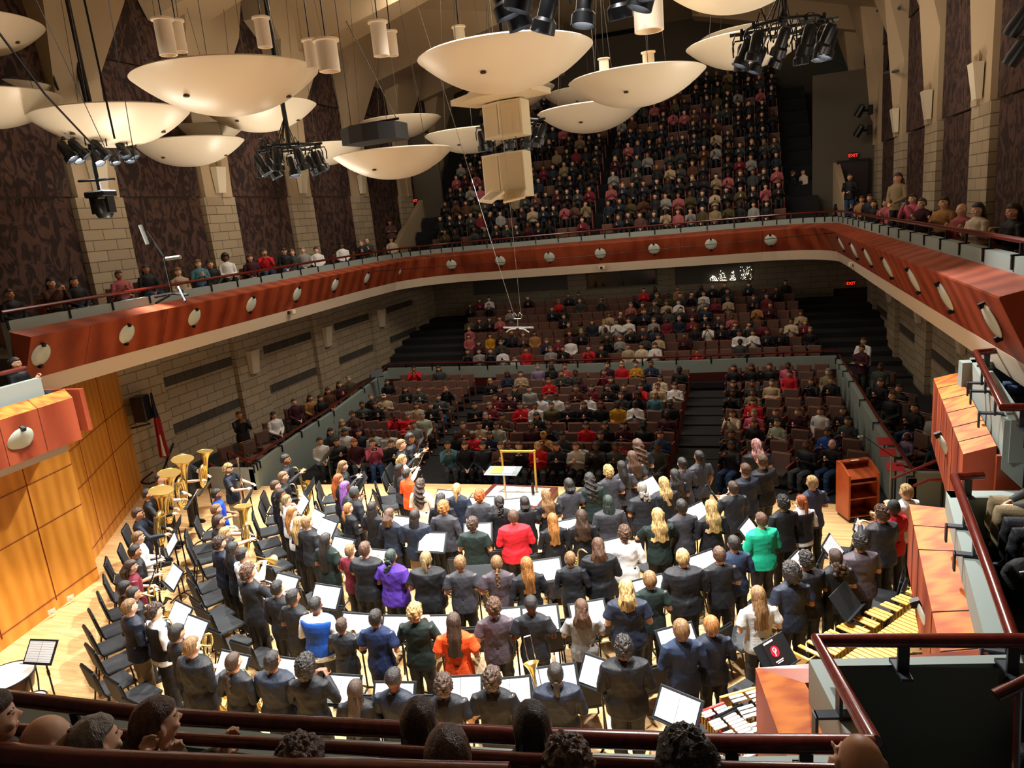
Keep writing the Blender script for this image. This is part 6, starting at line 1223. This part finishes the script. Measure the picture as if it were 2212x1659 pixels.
# px py hair haircol skin topcol pose k
AUD = '''642 957 short bk b wh lap 1|640 976 short bk b cb clap 1.2|687 976 bob bk a gt lap 1|598 988 bob rd a dm lap 1|747 953 long bk c wh lap 1|788 949 short bk b nv lap 1|803 965 short dk a pk phone 1|830 941 short bk d lg clap 1.2|779 925 puff bk d dm lap 1|745 908 shoulder bl a gy clap 1|730 892 curly dk b fl lap 1|754 869 fade bk c gt clap 1.2|785 869 shoulder dk b bk clap 1|814 862 short lb a bk lap 1|827 828 shoulder bk b bk lap 1
841 851 short dk c bg clap 1.2 cap:cm|900 847 short dk a gt clap 1|884 836 shoulder dk b cb clap 1|973 840 short lb b bk tall 1|943 860 short dk a gt clap 1.3|897 879 long dk b bg lap 1|924 883 pony bk a bk clap 1|870 897 curly gy a rd clap 1.2|904 897 short gy a pg lap 1.2|854 905 short bk d rd phone 1|885 922 short dk b gy lap 1|867 933 short bk d cb lap 1 cap:rd|829 940 short bk d lg clap 1|851 962 short dk a bk clap 1
1032 870 fade bk b bk clap 1.2|1057 860 short bk b mn clap 1|1068 874 shoulder db a mn clap 1|1053 894 short gy a bk clap 1|1080 895 bowl bk b fl clap 1|1091 840 long dk a dm clap 1|1113 858 long dk a dm clap 1|989 913 bun br a fl clap 1|1033 914 short bk b bg clap 1|1064 920 bob bk b pg lap 1|1012 935 puff gy d rd clap 1.2|983 961 puff bk b tl phone 1|1064 956 short bk b nv lap 1.2|1101 957 bun br a fl clap 1|923 984 shoulder br a bk lap 1|972 988 buzz bk e bk lap 1|1012 977 long dk b db clap 1|1052 982 bun dk a bk phone 1|1090 992 short dk b gy lap .9
1121 980 long bl a rd clap 1|1169 982 long dk b nv clap 1|1210 980 pony dk b lg clap 1|1286 976 short bk d bk phone 1.3|1256 973 braids bk d wh lap .9|1298 962 short bk d gt clap 1|1264 938 longer bk b rd lap 1|1311 936 short bk b bk lap 1.2|1348 953 bowl bk b rd lap .9|1176 933 short bk c tn phone 1.2 beanie:yl|1206 938 short bk b gt clap 1 cap:bk|1122 953 braids bk d gt lap .9|1132 917 pony bk c dm lap 1.2|1183 916 short bk c nv phone 1|1221 886 short dk a bk clap 1.2|1153 893 shoulder bk b cb clap 1|1321 912 long dk b bk lap 1|1360 920 wavy bk b dm clap 1|1396 909 short bk e bk lap 1.3 cap:bk|1132 874 pony dk b rd clap 1|1166 874 pony bk c wh lap 1|1196 866 short br a ol lap 1.3|1260 875 long dk b bk clap 1|1302 872 shoulder dk c bk lap 1|1339 867 buzz bk e yl lap 1|1373 873 short bk e wh clap 1|1181 851 short bk d wh lap 1|1214 859 fade bk d wh lap 1|1257 829 short bk d dm clap 1|1275 859 short bk d wh clap 1|1317 834 fade dk b bk clap 1|1343 852 pony dk a gt clap 1|1377 848 afro bk d bk tall 1|1192 840 short dk a tl clap .9|1151 853 long br a pk lap .9|1126 840 long dk a bk clap 1
1169 778 fade gy a lv lap 1.3|1229 781 short dk b ro clap 1|1301 781 short dk a dm lap 1.2|1370 780 fade dk a yl clap 1|1394 781 short dk c db clap 1|1331 781 shoulder bl a rd lap 1|1253 801 short bk d gt lap 1|1222 804 short dk b gt clap 1|1293 801 short br b mn phone 1|1414 833 short dk b bg lap 1.2|1419 811 long bk b cm clap 1|1451 832 long dk a wh clap 1|1461 801 short bk d bk clap 1.2 cap:bk|1445 867 short bk d bk lap 1.2 cap:gt|1411 856 shoulder bl a tl lap 1|1445 891 buzz bk e dm clap 1.2|1430 937 short bk b jn clap 1|1426 963 buzz bk d gt lap 1|1414 982 short bk b bk clap 1.2|1394 952 bob bk b pg lap .9
1564 801 long dk b bk lap 1|1606 801 long dk c bk lap 1|1642 796 short dk b bk lap 1.2|1573 837 shoulder br a bk lap 1|1611 830 short bk c gt lap 1|1564 850 short bk d bk phone 1.2|1604 853 short bk c kh clap 1|1653 831 short br a bg cross 1.2|1623 873 bowl br a rd clap 1.2|1616 896 short gy a pk clap 1.2|1578 896 bob dk b cm phone 1|1663 898 short br a bk clap 1|1617 922 long dk b bk lap 1|1658 924 short dk a pg clap 1|1570 941 short bk c bk phone 1|1550 971 fade bk d bk phone 1.2
1689 795 short bk d pk lap 1.2|1721 812 short bk b rd lap 1|1790 799 short gy a kh lap 1|1805 822 short dk b bk clap 1|1763 822 long dk b bk phone 1|1703 899 short br a dm clap 1|1741 885 short dk b wh lap 1|1783 881 bob dk b bk clap 1|1833 882 short bk b gt clap 1|1801 932 long bk c bl clap 1|1763 982 buzz bk d bk clap 1.2|1818 981 bald br a bk clap 1
898 782 short bk c rd phone 1.3|952 784 bob dk b gt lap 1.2|983 757 short bk b cb phone 1|1034 750 long dk b dm clap 1|1056 755 short br a cb phone 1|1092 775 short bk d wh clap 1|1088 748 long lb a gt clap 1|1058 725 long bk b yl lap 1|1121 768 short bk b wh lap .9|1140 762 short bk b rd lap 1|1222 755 short bk b bk clap 1|1243 735 buzz bk d wh lap 1.2|1300 752 short dk b bk clap 1|1355 747 short br b bg lap 1|1391 747 long bk b cm lap 1|1163 720 long bk c tn lap 1.2|1424 743 long dk a wh clap 1|1605 722 short bk c wh lap 1.2|1637 723 long bk b wh clap 1|1610 746 short bk e gt lap 1.2|1516 752 short bk b rd clap .9|1713 687 short bk c cm clap 1.2|968 715 short gy b ro lap 1|992 718 bob dk b ro lap 1'''.replace('\n', '|')
def skey(px, py):
    best = None
    for key, (x, y, z) in SEATS.items():
        if key in OCC: continue
        a, c = proj(x, y-.14, z+1.17); d = abs(a-px)+abs(c-py)*1.6
        if best is None or d < best[0]: best = (d, key)
    return best[1]
for s_ in AUD.split('|'):
    t = s_.split(); key = skey(float(t[0]), float(t[1])); OCC[key] = (t[2], t[3], t[4], t[5], t[6], float(t[7]), t[8] if len(t) > 8 else None)
rg = random.Random(11)
def rnd_person(far=0):
    h, c = rg.choice([('short', 'bk'), ('short', 'dk'), ('short', 'br'), ('fade', 'bk'), ('long', 'dk'), ('long', 'bk'), ('shoulder', 'br'), ('short', 'gy'), ('bob', 'dk'), ('wavy', 'lb'), ('pony', 'dk'), ('long', 'bk'), ('buzz', 'bk'), ('shoulder', 'bl')])
    return (h, c, rg.choice('aabbbccde'), rg.choice(['bk']*7+['cb', 'gt', 'nv', 'nv', 'gt', 'dm', 'mn', 'rd', 'gy', 'bg', 'wh', 'tn', 'db', 'ol', 'fl', 'cm', 'ro', 'br']) if not far else rg.choice(['bk']*9+['cb', 'gt', 'nv', 'gt', 'dm', 'mn', 'gy', 'kh', 'nv', 'ol', 'fl', 'gt', 'ro', 'br', 'bg']), rg.choice(['clap']*6+['lap', 'lap', 'phone']), rg.choice([1, 1, 1.2]), None)
for key in SEATS:
    if key in OCC: continue
    k, bn, i = key; x = SEATS[key][0]
    p = .30 if k in (6, 7, 8) and bn == 'centre block' else (.0 if k < 6 else .12)
    if k >= 10: p = (.62 if x > -8.5 else .35) if k > 10 else .18
    if k >= 16: p = .55 if x > -9 else .35
    if k < 10 and bn != 'centre block': p = .05 if k > 5 else 0
    if rg.random() < p: OCC[key] = rnd_person()
ACT = {'clap': 'clapping', 'lap': 'hands low', 'phone': 'holding up a phone', 'tall': 'filming with raised arms', 'cross': 'arms folded', 'hold': 'hands forward'}
CN = dict(TN); CN.update(rd='red', cb='near-black', gt='charcoal', fl='patterned', bt='blue', ns='blue', ch='charcoal')
phone_b = MB(); phone_b.box((0, 0, 0), (.15, .012, .075), bev=.003); phone_me = phone_b.mesh('phone', mat('phone_black', '0a0a0c', .3)); ps = MB(); ps.box((0, -.008, 0), (.135, .004, .065)); psm = ps.mesh('screen', mat('phone_screen', 'dfe8ff', emis=1.2))
ACTS = lambda p: ACT[p]
def spectator(x, y, z, rz, d, where, idx, kname='person', ht=1.76, seat=True, leg=None, hi=False, grp=None):
    hair, hc, sk, tc, pose, k, hat = d; ht = 1.3 if k < 1 else ht; k = max(k, 1)
    r = person((x, y, z), rz, hair, hc, 'ls', tc, pose, sk, k, ht, leg or rg.choice(['bk', 'bk', 'jn', 'gt', 'nv']), seat, hat=(hat.split(':') if hat else None), hi=hi, simple=not hi)
    hd = 'bald' if hair == 'bald' else ('%s-hatted' % CN[hat.split(':')[1]] if hat else HN[hc].replace(' ', '-')+'-haired')
    tag(r, uniq(lambda q: '%s spectator in %s, %s, %s' % (hd, CN[tc], ACT[pose], where)), 'person', grp)
    if pose == 'phone':
        s = ht/1.7; dz = -.42 if seat else 0; mw = Matrix.Translation((x, y, z)) @ Matrix.Rotation(rz, 4, 'Z') @ Matrix.Scale(s, 4); e = empty('phone', (0, 0, 0)); e.matrix_world = mw @ Matrix.Translation((0, .37, 1.50+dz))
        inst('case', phone_me, e); inst('screen', psm, e); tag(e, uniq(lambda q: 'phone held up by the %s spectator, %s' % (CN[tc]+'-clad', where)), 'phone', 'phones filming the stage')
    return r
GAPK = skey(1108, 722); OCC[GAPK] = ('short', 'bk', 'd', 'bk', 'lap', 1.2, None)
LATER = []; LSEAT = []
cnt = 0
for key, (x, y, z) in SEATS.items():
    k, bn, i = key; rz = math.pi+.0*(x+5); rzs = face_to(x, y, -5, 4)
    where = '%s row, %s, %s from tuba side' % (ORD[k if k < 10 else k-10], bn, ORD[i])
    if k < 11: theatre_seat(x, y, z, rzs, uniq(lambda q: '%s brown theatre seat, %s' % ('occupied' if key in OCC else 'empty', where), 1), 'brown theatre seats')
    else: LSEAT.append((x, y, z, rzs))
    if key in OCC:
        d = OCC[key]; px_, py_ = x, y-.30
        if k < 12 or key == GAPK:
            pr_ = spectator(px_, py_, z, face_to(x, y, -4.5, 10)+rg.uniform(-.1, .1), d, where, i)
            if key == GAPK: text('GAP', .13, (0, .155, .87), (math.pi/2, 0, math.pi), mat('print_white', 'd8d8d4'), 'lettering', pr_)
        else: LATER.append((px_, py_, z, face_to(x, y, -4.5, 10), d))
for k in range(NB):
    for i in range(31):
        x = -14.6+.54*i; y = BALY0+BALP*k; z = BALZ+BALR*k
        if i in (15,): continue
        LSEAT.append((x, y, z, face_to(x, y, -5, -5)))
        if rg.random() < (.88 if i > 4 else .7): LATER.append((x+rg.uniform(-.05, .05), y-.3, z, face_to(x, y, -4.5, 8)+rg.uniform(-.2, .2), rnd_person(1)))
# the farther seats and the farther crowd, past the three hundred that show largest
def low_mesh(pose, k, what):
    key = ('low', pose, k, what)
    if key in MESHC: return MESHC[key]
    src = {'body': lambda: person_mesh('body', pose, True, k), 'shirt': lambda: person_mesh('shirt', pose, True, k, 'ls'), 'trousers': lambda: person_mesh('trousers', seat=True, k=k)}[what]() if what != 'hair' else hair_mesh(pose)
    o = bpy.data.objects.new('t', src); COL.objects.link(o); m = o.modifiers.new('d', 'DECIMATE'); m.ratio = {'body': .07, 'shirt': .09, 'trousers': .06, 'hair': .25}[what]
    me = bpy.data.meshes.new_from_object(o.evaluated_get(bpy.context.evaluated_depsgraph_get())); bpy.data.objects.remove(o)
    v = np.empty(len(me.vertices)*3); me.vertices.foreach_get('co', v); f = [tuple(p.vertices) for p in me.polygons]; bpy.data.meshes.remove(me); MESHC[key] = (v.reshape(-1, 3), f); return MESHC[key]
CV, CF, CM, CMATS, CMI, off0 = [], [], [], [], {}, 0
def mslot(m):
    if m.name not in CMI: CMI[m.name] = len(CMATS); CMATS.append(m)
    return CMI[m.name]
for x, y, z, rz, (hair, hc, sk, tc, pose, k, hat) in LATER:
    k = max(1, k); c_, s_ = math.cos(rz), math.sin(rz); sc = rg.uniform(.98, 1.06)
    for what, m in (('body', skin_m(sk)), ('shirt', cloth(tc)), ('trousers', cloth('bk')), ('hair', hair_mat(hc))):
        v, f = low_mesh(hair if what == 'hair' else pose, k if what != 'hair' else 1, what); v = v*sc
        if what == 'hair': v = v+np.array((0, .012, 1.165))*sc
        CV.append(np.stack([v[:, 0]*c_-v[:, 1]*s_+x, v[:, 0]*s_+v[:, 1]*c_+y, v[:, 2]+z], 1)); CF += [tuple(q+off0 for q in p) for p in f]; CM += [mslot(m)]*len(f); off0 += len(v)
me = bpy.data.meshes.new('spectator_crowd'); me.from_pydata(np.concatenate(CV).tolist(), [], CF); [me.materials.append(m) for m in CMATS]; me.polygons.foreach_set('material_index', CM); me.polygons.foreach_set('use_smooth', [True]*len(CF)); me.update()
o = bpy.data.objects.new('spectator_crowd', me); COL.objects.link(o); tag(o, 'dim crowd of clapping spectators filling the upper balcony and the farthest lower rows', 'crowd', kind='stuff')
b = MB()
for x, y, z, rz in LSEAT:
    st = len(b.v); b.mi = 0; b.box((0, -.01, .59), (.47, .06, .54)); b.mi = 1; b.box((0, -.05, .585), (.5, .03, .6)); b.mi = 2; b.box((0, .25, .42), (.46, .42, .09)); b.mi = 1
    for s in (-1, 1): b.box((s*.26, .14, .33), (.04, .34, .62))
    b.xf(Matrix.Translation((x, y, z)) @ Matrix.Rotation(rz, 4, 'Z'), st)
o = b.build('theatre_seat_rows', [m_sf, m_sw, m_sp]); tag(o, 'remaining rows of brown theatre seats in the balcony and farthest lower section', 'seating', kind='stuff')
# ---------------- side balconies, terraces ----------------
SB = '''20 640 short bk c bk lap 1|110 615 long bk b br phone 1.2|160 612 long bk b bk lap 1|257 598 bun bk c ro clap 1|315 585 long bk c bk lap 1|385 592 wavy lb a bg lap 1|428 573 shoulder lb a tl clap 1|454 574 short dk b bk lap 1|487 560 afro bk d wh lap 1|540 560 bob dk b dm lap 1|571 548 short dk b rd phone 1|614 545 short br a bk lap 1 cap:bk|631 548 long lb a gt lap 1|654 543 short gy a gy lap 1|683 543 short dk a wh lap 1|738 533 afro bk d wh lap 1|780 528 short gy a bk clap 1|793 523 bald br a gt clap 1|845 520 long dk b cm lap 1'''
for i, s_ in enumerate(SB.split('|')):
    t = s_.split(); px, py = float(t[0]), float(t[1]); xx = -15.75 if px < 700 else -15.9
    y, z = PX(px, py, xx); z = max(4.95, min(z-1.165, 5.4)); d = (t[2], t[3], t[4], t[5], t[6], float(t[7]), t[8] if len(t) > 8 else None)
    spectator(xx, y, z, face_to(xx, y, -6.5, 11.5), d, '%s along the balcony above the flag' % ORD[i], i)
    theatre_seat(xx-.22, y+.03, z, face_to(xx, y, -6.5, 11.5), 'brown theatre seat, %s along the balcony above the flag' % ORD[i])
SR = '''1817 432 short bk c bk clap 1.2|1845 430 short dk b gt clap 1|1862 433 bob dk b tn lap 1|1879 430 short dk b cb lap 1|1888 448 short bk b bk lap 1|1914 441 long bk b ro clap 1|1934 437 afro bk d ro lap 1|1972 433 short dk a pk phone 1|1992 443 short dk a dm clap 1|2040 442 short dk a tn clap 1.2|2078 466 bald br a ro clap 1|2113 458 long bk a cm clap 1|2190 462 long bk b bk clap 1'''
for i, s_ in enumerate(SR.split('|')):
    t = s_.split(); px, py = float(t[0]), float(t[1]); xx = 4.15; y, z = PX(px, py, xx); z = max(4.92, min(z-1.165, 5.5)); d = (t[2], t[3], t[4], t[5], t[6], float(t[7]), None)
    spectator(xx, y, z, face_to(xx, y, -5.5, 11.0), d, '%s along the balcony above the lectern' % ORD[i], i, hi=px > 2050)
    theatre_seat(xx+.22, y+.03, 4.92 if z < 5.25 else z, face_to(xx, y, -5.5, 11.0), 'brown theatre seat, %s along the balcony above the lectern' % ORD[i])
for px, py, dist, d, rz, lab, yy in [(842, 484, 0, ('short', 'dk', 'b', 'fl', 'cross', 1.3, 'cap:mn'), -2.4, 'standing by the corner of the side balcony', 33.4), (1940, 392, 0, ('bob', 'dk', 'b', 'kh', 'lap', 1, None), 2.4, 'standing against the block pilaster behind the side balcony', 21.8),
        (1836, 388, 0, ('short', 'dk', 'b', 'bk', 'hold', 1, None), 2.6, 'standing in the dark balcony doorway', 31.0), (1736, 376, 0, ('short', 'dk', 'b', 'cm', 'lap', 1, None), 2.2, 'standing in the balcony stair aisle, pale shirt', 36.6), (1712, 378, 0, ('short', 'dk', 'b', 'nv', 'lap', 1, None), -1.2, 'standing dark beside the balcony stair aisle', 36.7), (1641, 383, 0, ('short', 'bk', 'b', 'bk', 'phone', 1, None), 3.0, 'standing among the balcony rows', 36.0)]:
    x, z = PY(px, py, yy); spectator(x, yy, z-1.585, rz, d, lab, 0, seat=False, ht=1.8)
m_wc = mat('bentwood', '7a4a30', .4)
def armchair(x, y, z, rz, lab):
    r = empty('bentwood_armchair', (x, y, z), rz, lab, 'chair', 'bentwood terrace armchairs'); b = MB(); b.box((0, .02, .43), (.5, .46, .08), bev=.02); b.build('seat', m_sf, r); b = MB(); b.box((0, -.22, .72), (.44, .05, .4), bev=.015); b.build('backrest', m_sf, r)
    b = MB(); b.tube([(-.23, -.24, .5), (-.23, -.26, .95), (.23, -.26, .95), (.23, -.24, .5)], .018, 6); b.build('back_frame', m_wc, r)
    for s in (-1, 1):
        b = MB(); b.tube(bez([(s*.27, -.22, .62), (s*.28, .05, .66), (s*.28, .22, .58), (s*.27, .22, .3), (s*.26, .22, 0)], 14), .018, 6); b.build('armrest', m_wc, r); b = MB(); b.tube([(s*.24, -.24, .5), (s*.25, -.28, 0)], .018, 6); b.build('leg', m_wc, r)
TS = '''591 900 long bk b wh lap 1|635 871 short br a dm lap 1|670 862 bob dk b tn lap 1|692 863 long bk b bk lap 1|708 847 shoulder dk b br lap 1|733 833 bob dk a dm clap 1|753 821 fade gy a ol lap 1'''
for i, s_ in enumerate(TS.split('|')):
    t = s_.split(); x, y = PZ(float(t[0]), float(t[1]), 1.12); spectator(x, y, -.04, face_to(x, y, -6, 12)+.2, (t[2], t[3], t[4], t[5], t[6], float(t[7]), None), '%s on the terrace under the block wall' % ORD[i], i)
    rz = face_to(x, y, -6, 12)+.2; armchair(x+.2*math.sin(rz), y-.2*math.cos(rz), -.04, rz, 'bentwood armchair, %s occupied on the terrace under the block wall' % ORD[i])
for i, (px, py) in enumerate([(575, 952), (548, 975), (500, 985)]): x, y = PZ(px, py, .6); armchair(x, y, -.04, face_to(x, y, -6, 12)+.2, 'empty bentwood armchair near the flag, %s from the stage' % ORD[2-i])
x, y = PZ(518, 906, 1.5); spectator(x, y, -.04, face_to(x, y, -6, 11), ('short', 'bk', 'c', 'bk', 'phone', 1, None), 'standing on the terrace beside the empty armchairs', 0, seat=False, leg='kh', ht=1.8)
TR = '''1903 795 short bk d gt lap 1.3|1903 829 wavy br a bk clap 1|1943 842 short dk b bk lap 1|1928 858 short br a bk lap 1.2|1977 884 short bk b bk clap 1|1961 921 short bk d lv lap .9|2022 903 short gy c gy lap 1.3|2030 942 fade bk d nv lap 1'''
for i, s_ in enumerate(TR.split('|')):
    t = s_.split(); x, y = PZ(float(t[0]), float(t[1]), 1.12); r = spectator(x, y, -.04, face_to(x, y, -4, 12)-.1, (t[2], t[3], t[4], t[5], t[6], float(t[7]), None), '%s on the terrace behind the lectern' % ORD[i], i); rz = face_to(x, y, -4, 12)-.1
    armchair(x+.2*math.sin(rz), y-.2*math.cos(rz), -.04, rz, 'bentwood armchair, %s occupied on the terrace behind the lectern' % ORD[i])
    if i == 5: b = MB(); b.tube([(.088*math.cos(a), 0, .1*math.sin(a)) for a in np.linspace(0, 3.14, 12)], .014, 8); b.ell((.088, 0, -.005), (.02, .035, .04)); b.ell((-.088, 0, -.005), (.02, .035, .04)); tag(b.build('headphones', mat('headphone_pink', 'e0a8b0', .5), loc=(x, y, 1.17*1.25/1.7+.0), smooth=True), 'pale pink headphones on the child in lavender', 'headphones')
for i, (px, py, lab, tc, k_) in enumerate([(1866, 745, 'standing on the terrace by the dark lower door', 'wh', 1.2), (1858, 757, 'standing before the pale shirt by the lower door', 'dm', 1)]):
    x, y = PZ(px, py, 1.5); spectator(x, y-.35*i, -.04, 2.4, ('short', 'dk', 'b', tc, 'cross', k_, None), lab, 0, seat=False, ht=1.8)
yy, zz = PX(33, 790, -13.55); spectator(-13.55, yy, zz-1.165, face_to(-13.55, yy, -6, 13), ('bun', 'bk', 'b', 'bk', 'clap', 1.2, None), 'in the low box over the shell wall', 0, hi=True)
# ---------------- choir loft rows closest to the camera ----------------
for px, py, dist, d, lab, rz in [(905, 1563, 4.3, ('long', 'dk', 'b', 'gt', 'lap', 1, None), 'front choir row, sleek hair over the handrail', None), (1150, 1573, 4.1, ('longer', 'bk', 'b', 'bk', 'lap', 1, None), 'front choir row, darkest head over the handrail', None), (332, 1565, 4.3, ('long', 'br', 'a', 'ol', 'clap', 1, None), 'front choir row, turned toward the lectern', -.55),
        (198, 1612, 4.0, ('short', 'gy', 'a', 'nv', 'clap', 1, None), 'front choir row beside the bald head', -.3), (968, 1640, 3.4, ('long', 'br', 'b', 'gt', 'lap', 1, None), 'second choir row, centre of the view', None), (1228, 1668, 3.3, ('curly', 'br', 'a', 'bk', 'lap', 1, None), 'second choir row, messy hair at the bottom', None), (1487, 1672, 3.2, ('afro', 'bk', 'd', 'bk', 'lap', 1, None), 'second choir row, round hair at the bottom', None),
        (92, 1606, 4.0, ('bald', 'br', 'a', 'gt', 'clap', 1.2, None), 'second choir row at the tuba-side corner', -.4), (-34, 1562, 4.0, ('bob', 'dk', 'a', 'bk', 'clap', 1, None), 'second choir row, cut by the frame', -.6), (648, 1675, 3.2, ('curly', 'br', 'a', 'dm', 'lap', 1, None), 'second choir row, only crown showing', None), (1862, 1655, 3.5, ('bald', 'br', 'b', 'bk', 'clap', 1.2, None), 'second choir row under the rail corner', .1)]:
    x, y, z = PD(px, py, dist); spectator(x, y, z-1.165*1.76/1.7, face_to(x, y, -4.5, 12) if rz is None else rz, d, lab, 0, hi=True)
# spectators in the side boxes whose laps and hands show
spectator(3.95, 11.15, 3.32, 1.45, ('short', 'dk', 'a', 'bk', 'lap', 1, None), 'in the highest side box, jeans-clad', 0, leg='jn', hi=True)
spectator(2.97, 8.12, 2.83, 1.5, ('short', 'br', 'a', 'gt', 'lap', 1.2, None), 'in the middle side box, khaki trousers', 0, leg='kh', hi=True)
spectator(2.95, 7.6, 2.83, 1.55, ('short', 'dk', 'b', 'bk', 'lap', 1, None), 'in the middle side box, dark legs', 0, leg='cb', hi=True)
spectator(2.2, 4.72, 2.5, 1.2, ('short', 'dk', 'b', 'ol', 'lap', 1.2, None), 'at the picture edge by the row plate', 0, hi=True)
x, y = 2.42, 7.1; r = empty('backpack', (x, y, 2.84), .3, 'black backpack with pale zip on the floor of the middle side box', 'backpack'); b = MB(); b.ell((0, 0, .22), (.2, .14, .24), 16, 12); b.build('pack', mat('backpack_black', '0e0f11', .8, bump=.5, bscale=30), r, True); b = MB(); b.tube([(-.1, -.1, .38), (0, -.14, .42), (.1, -.1, .36)], .008, 5); b.build('zip', mat('zip_pale', 'c8c8c8', .5), r); b = MB(); b.tube(bez([(-.08, .12, .4), (-.1, .2, .25), (-.08, .14, .05)], 8), .015, 6); b.build('strap', m_black, r)
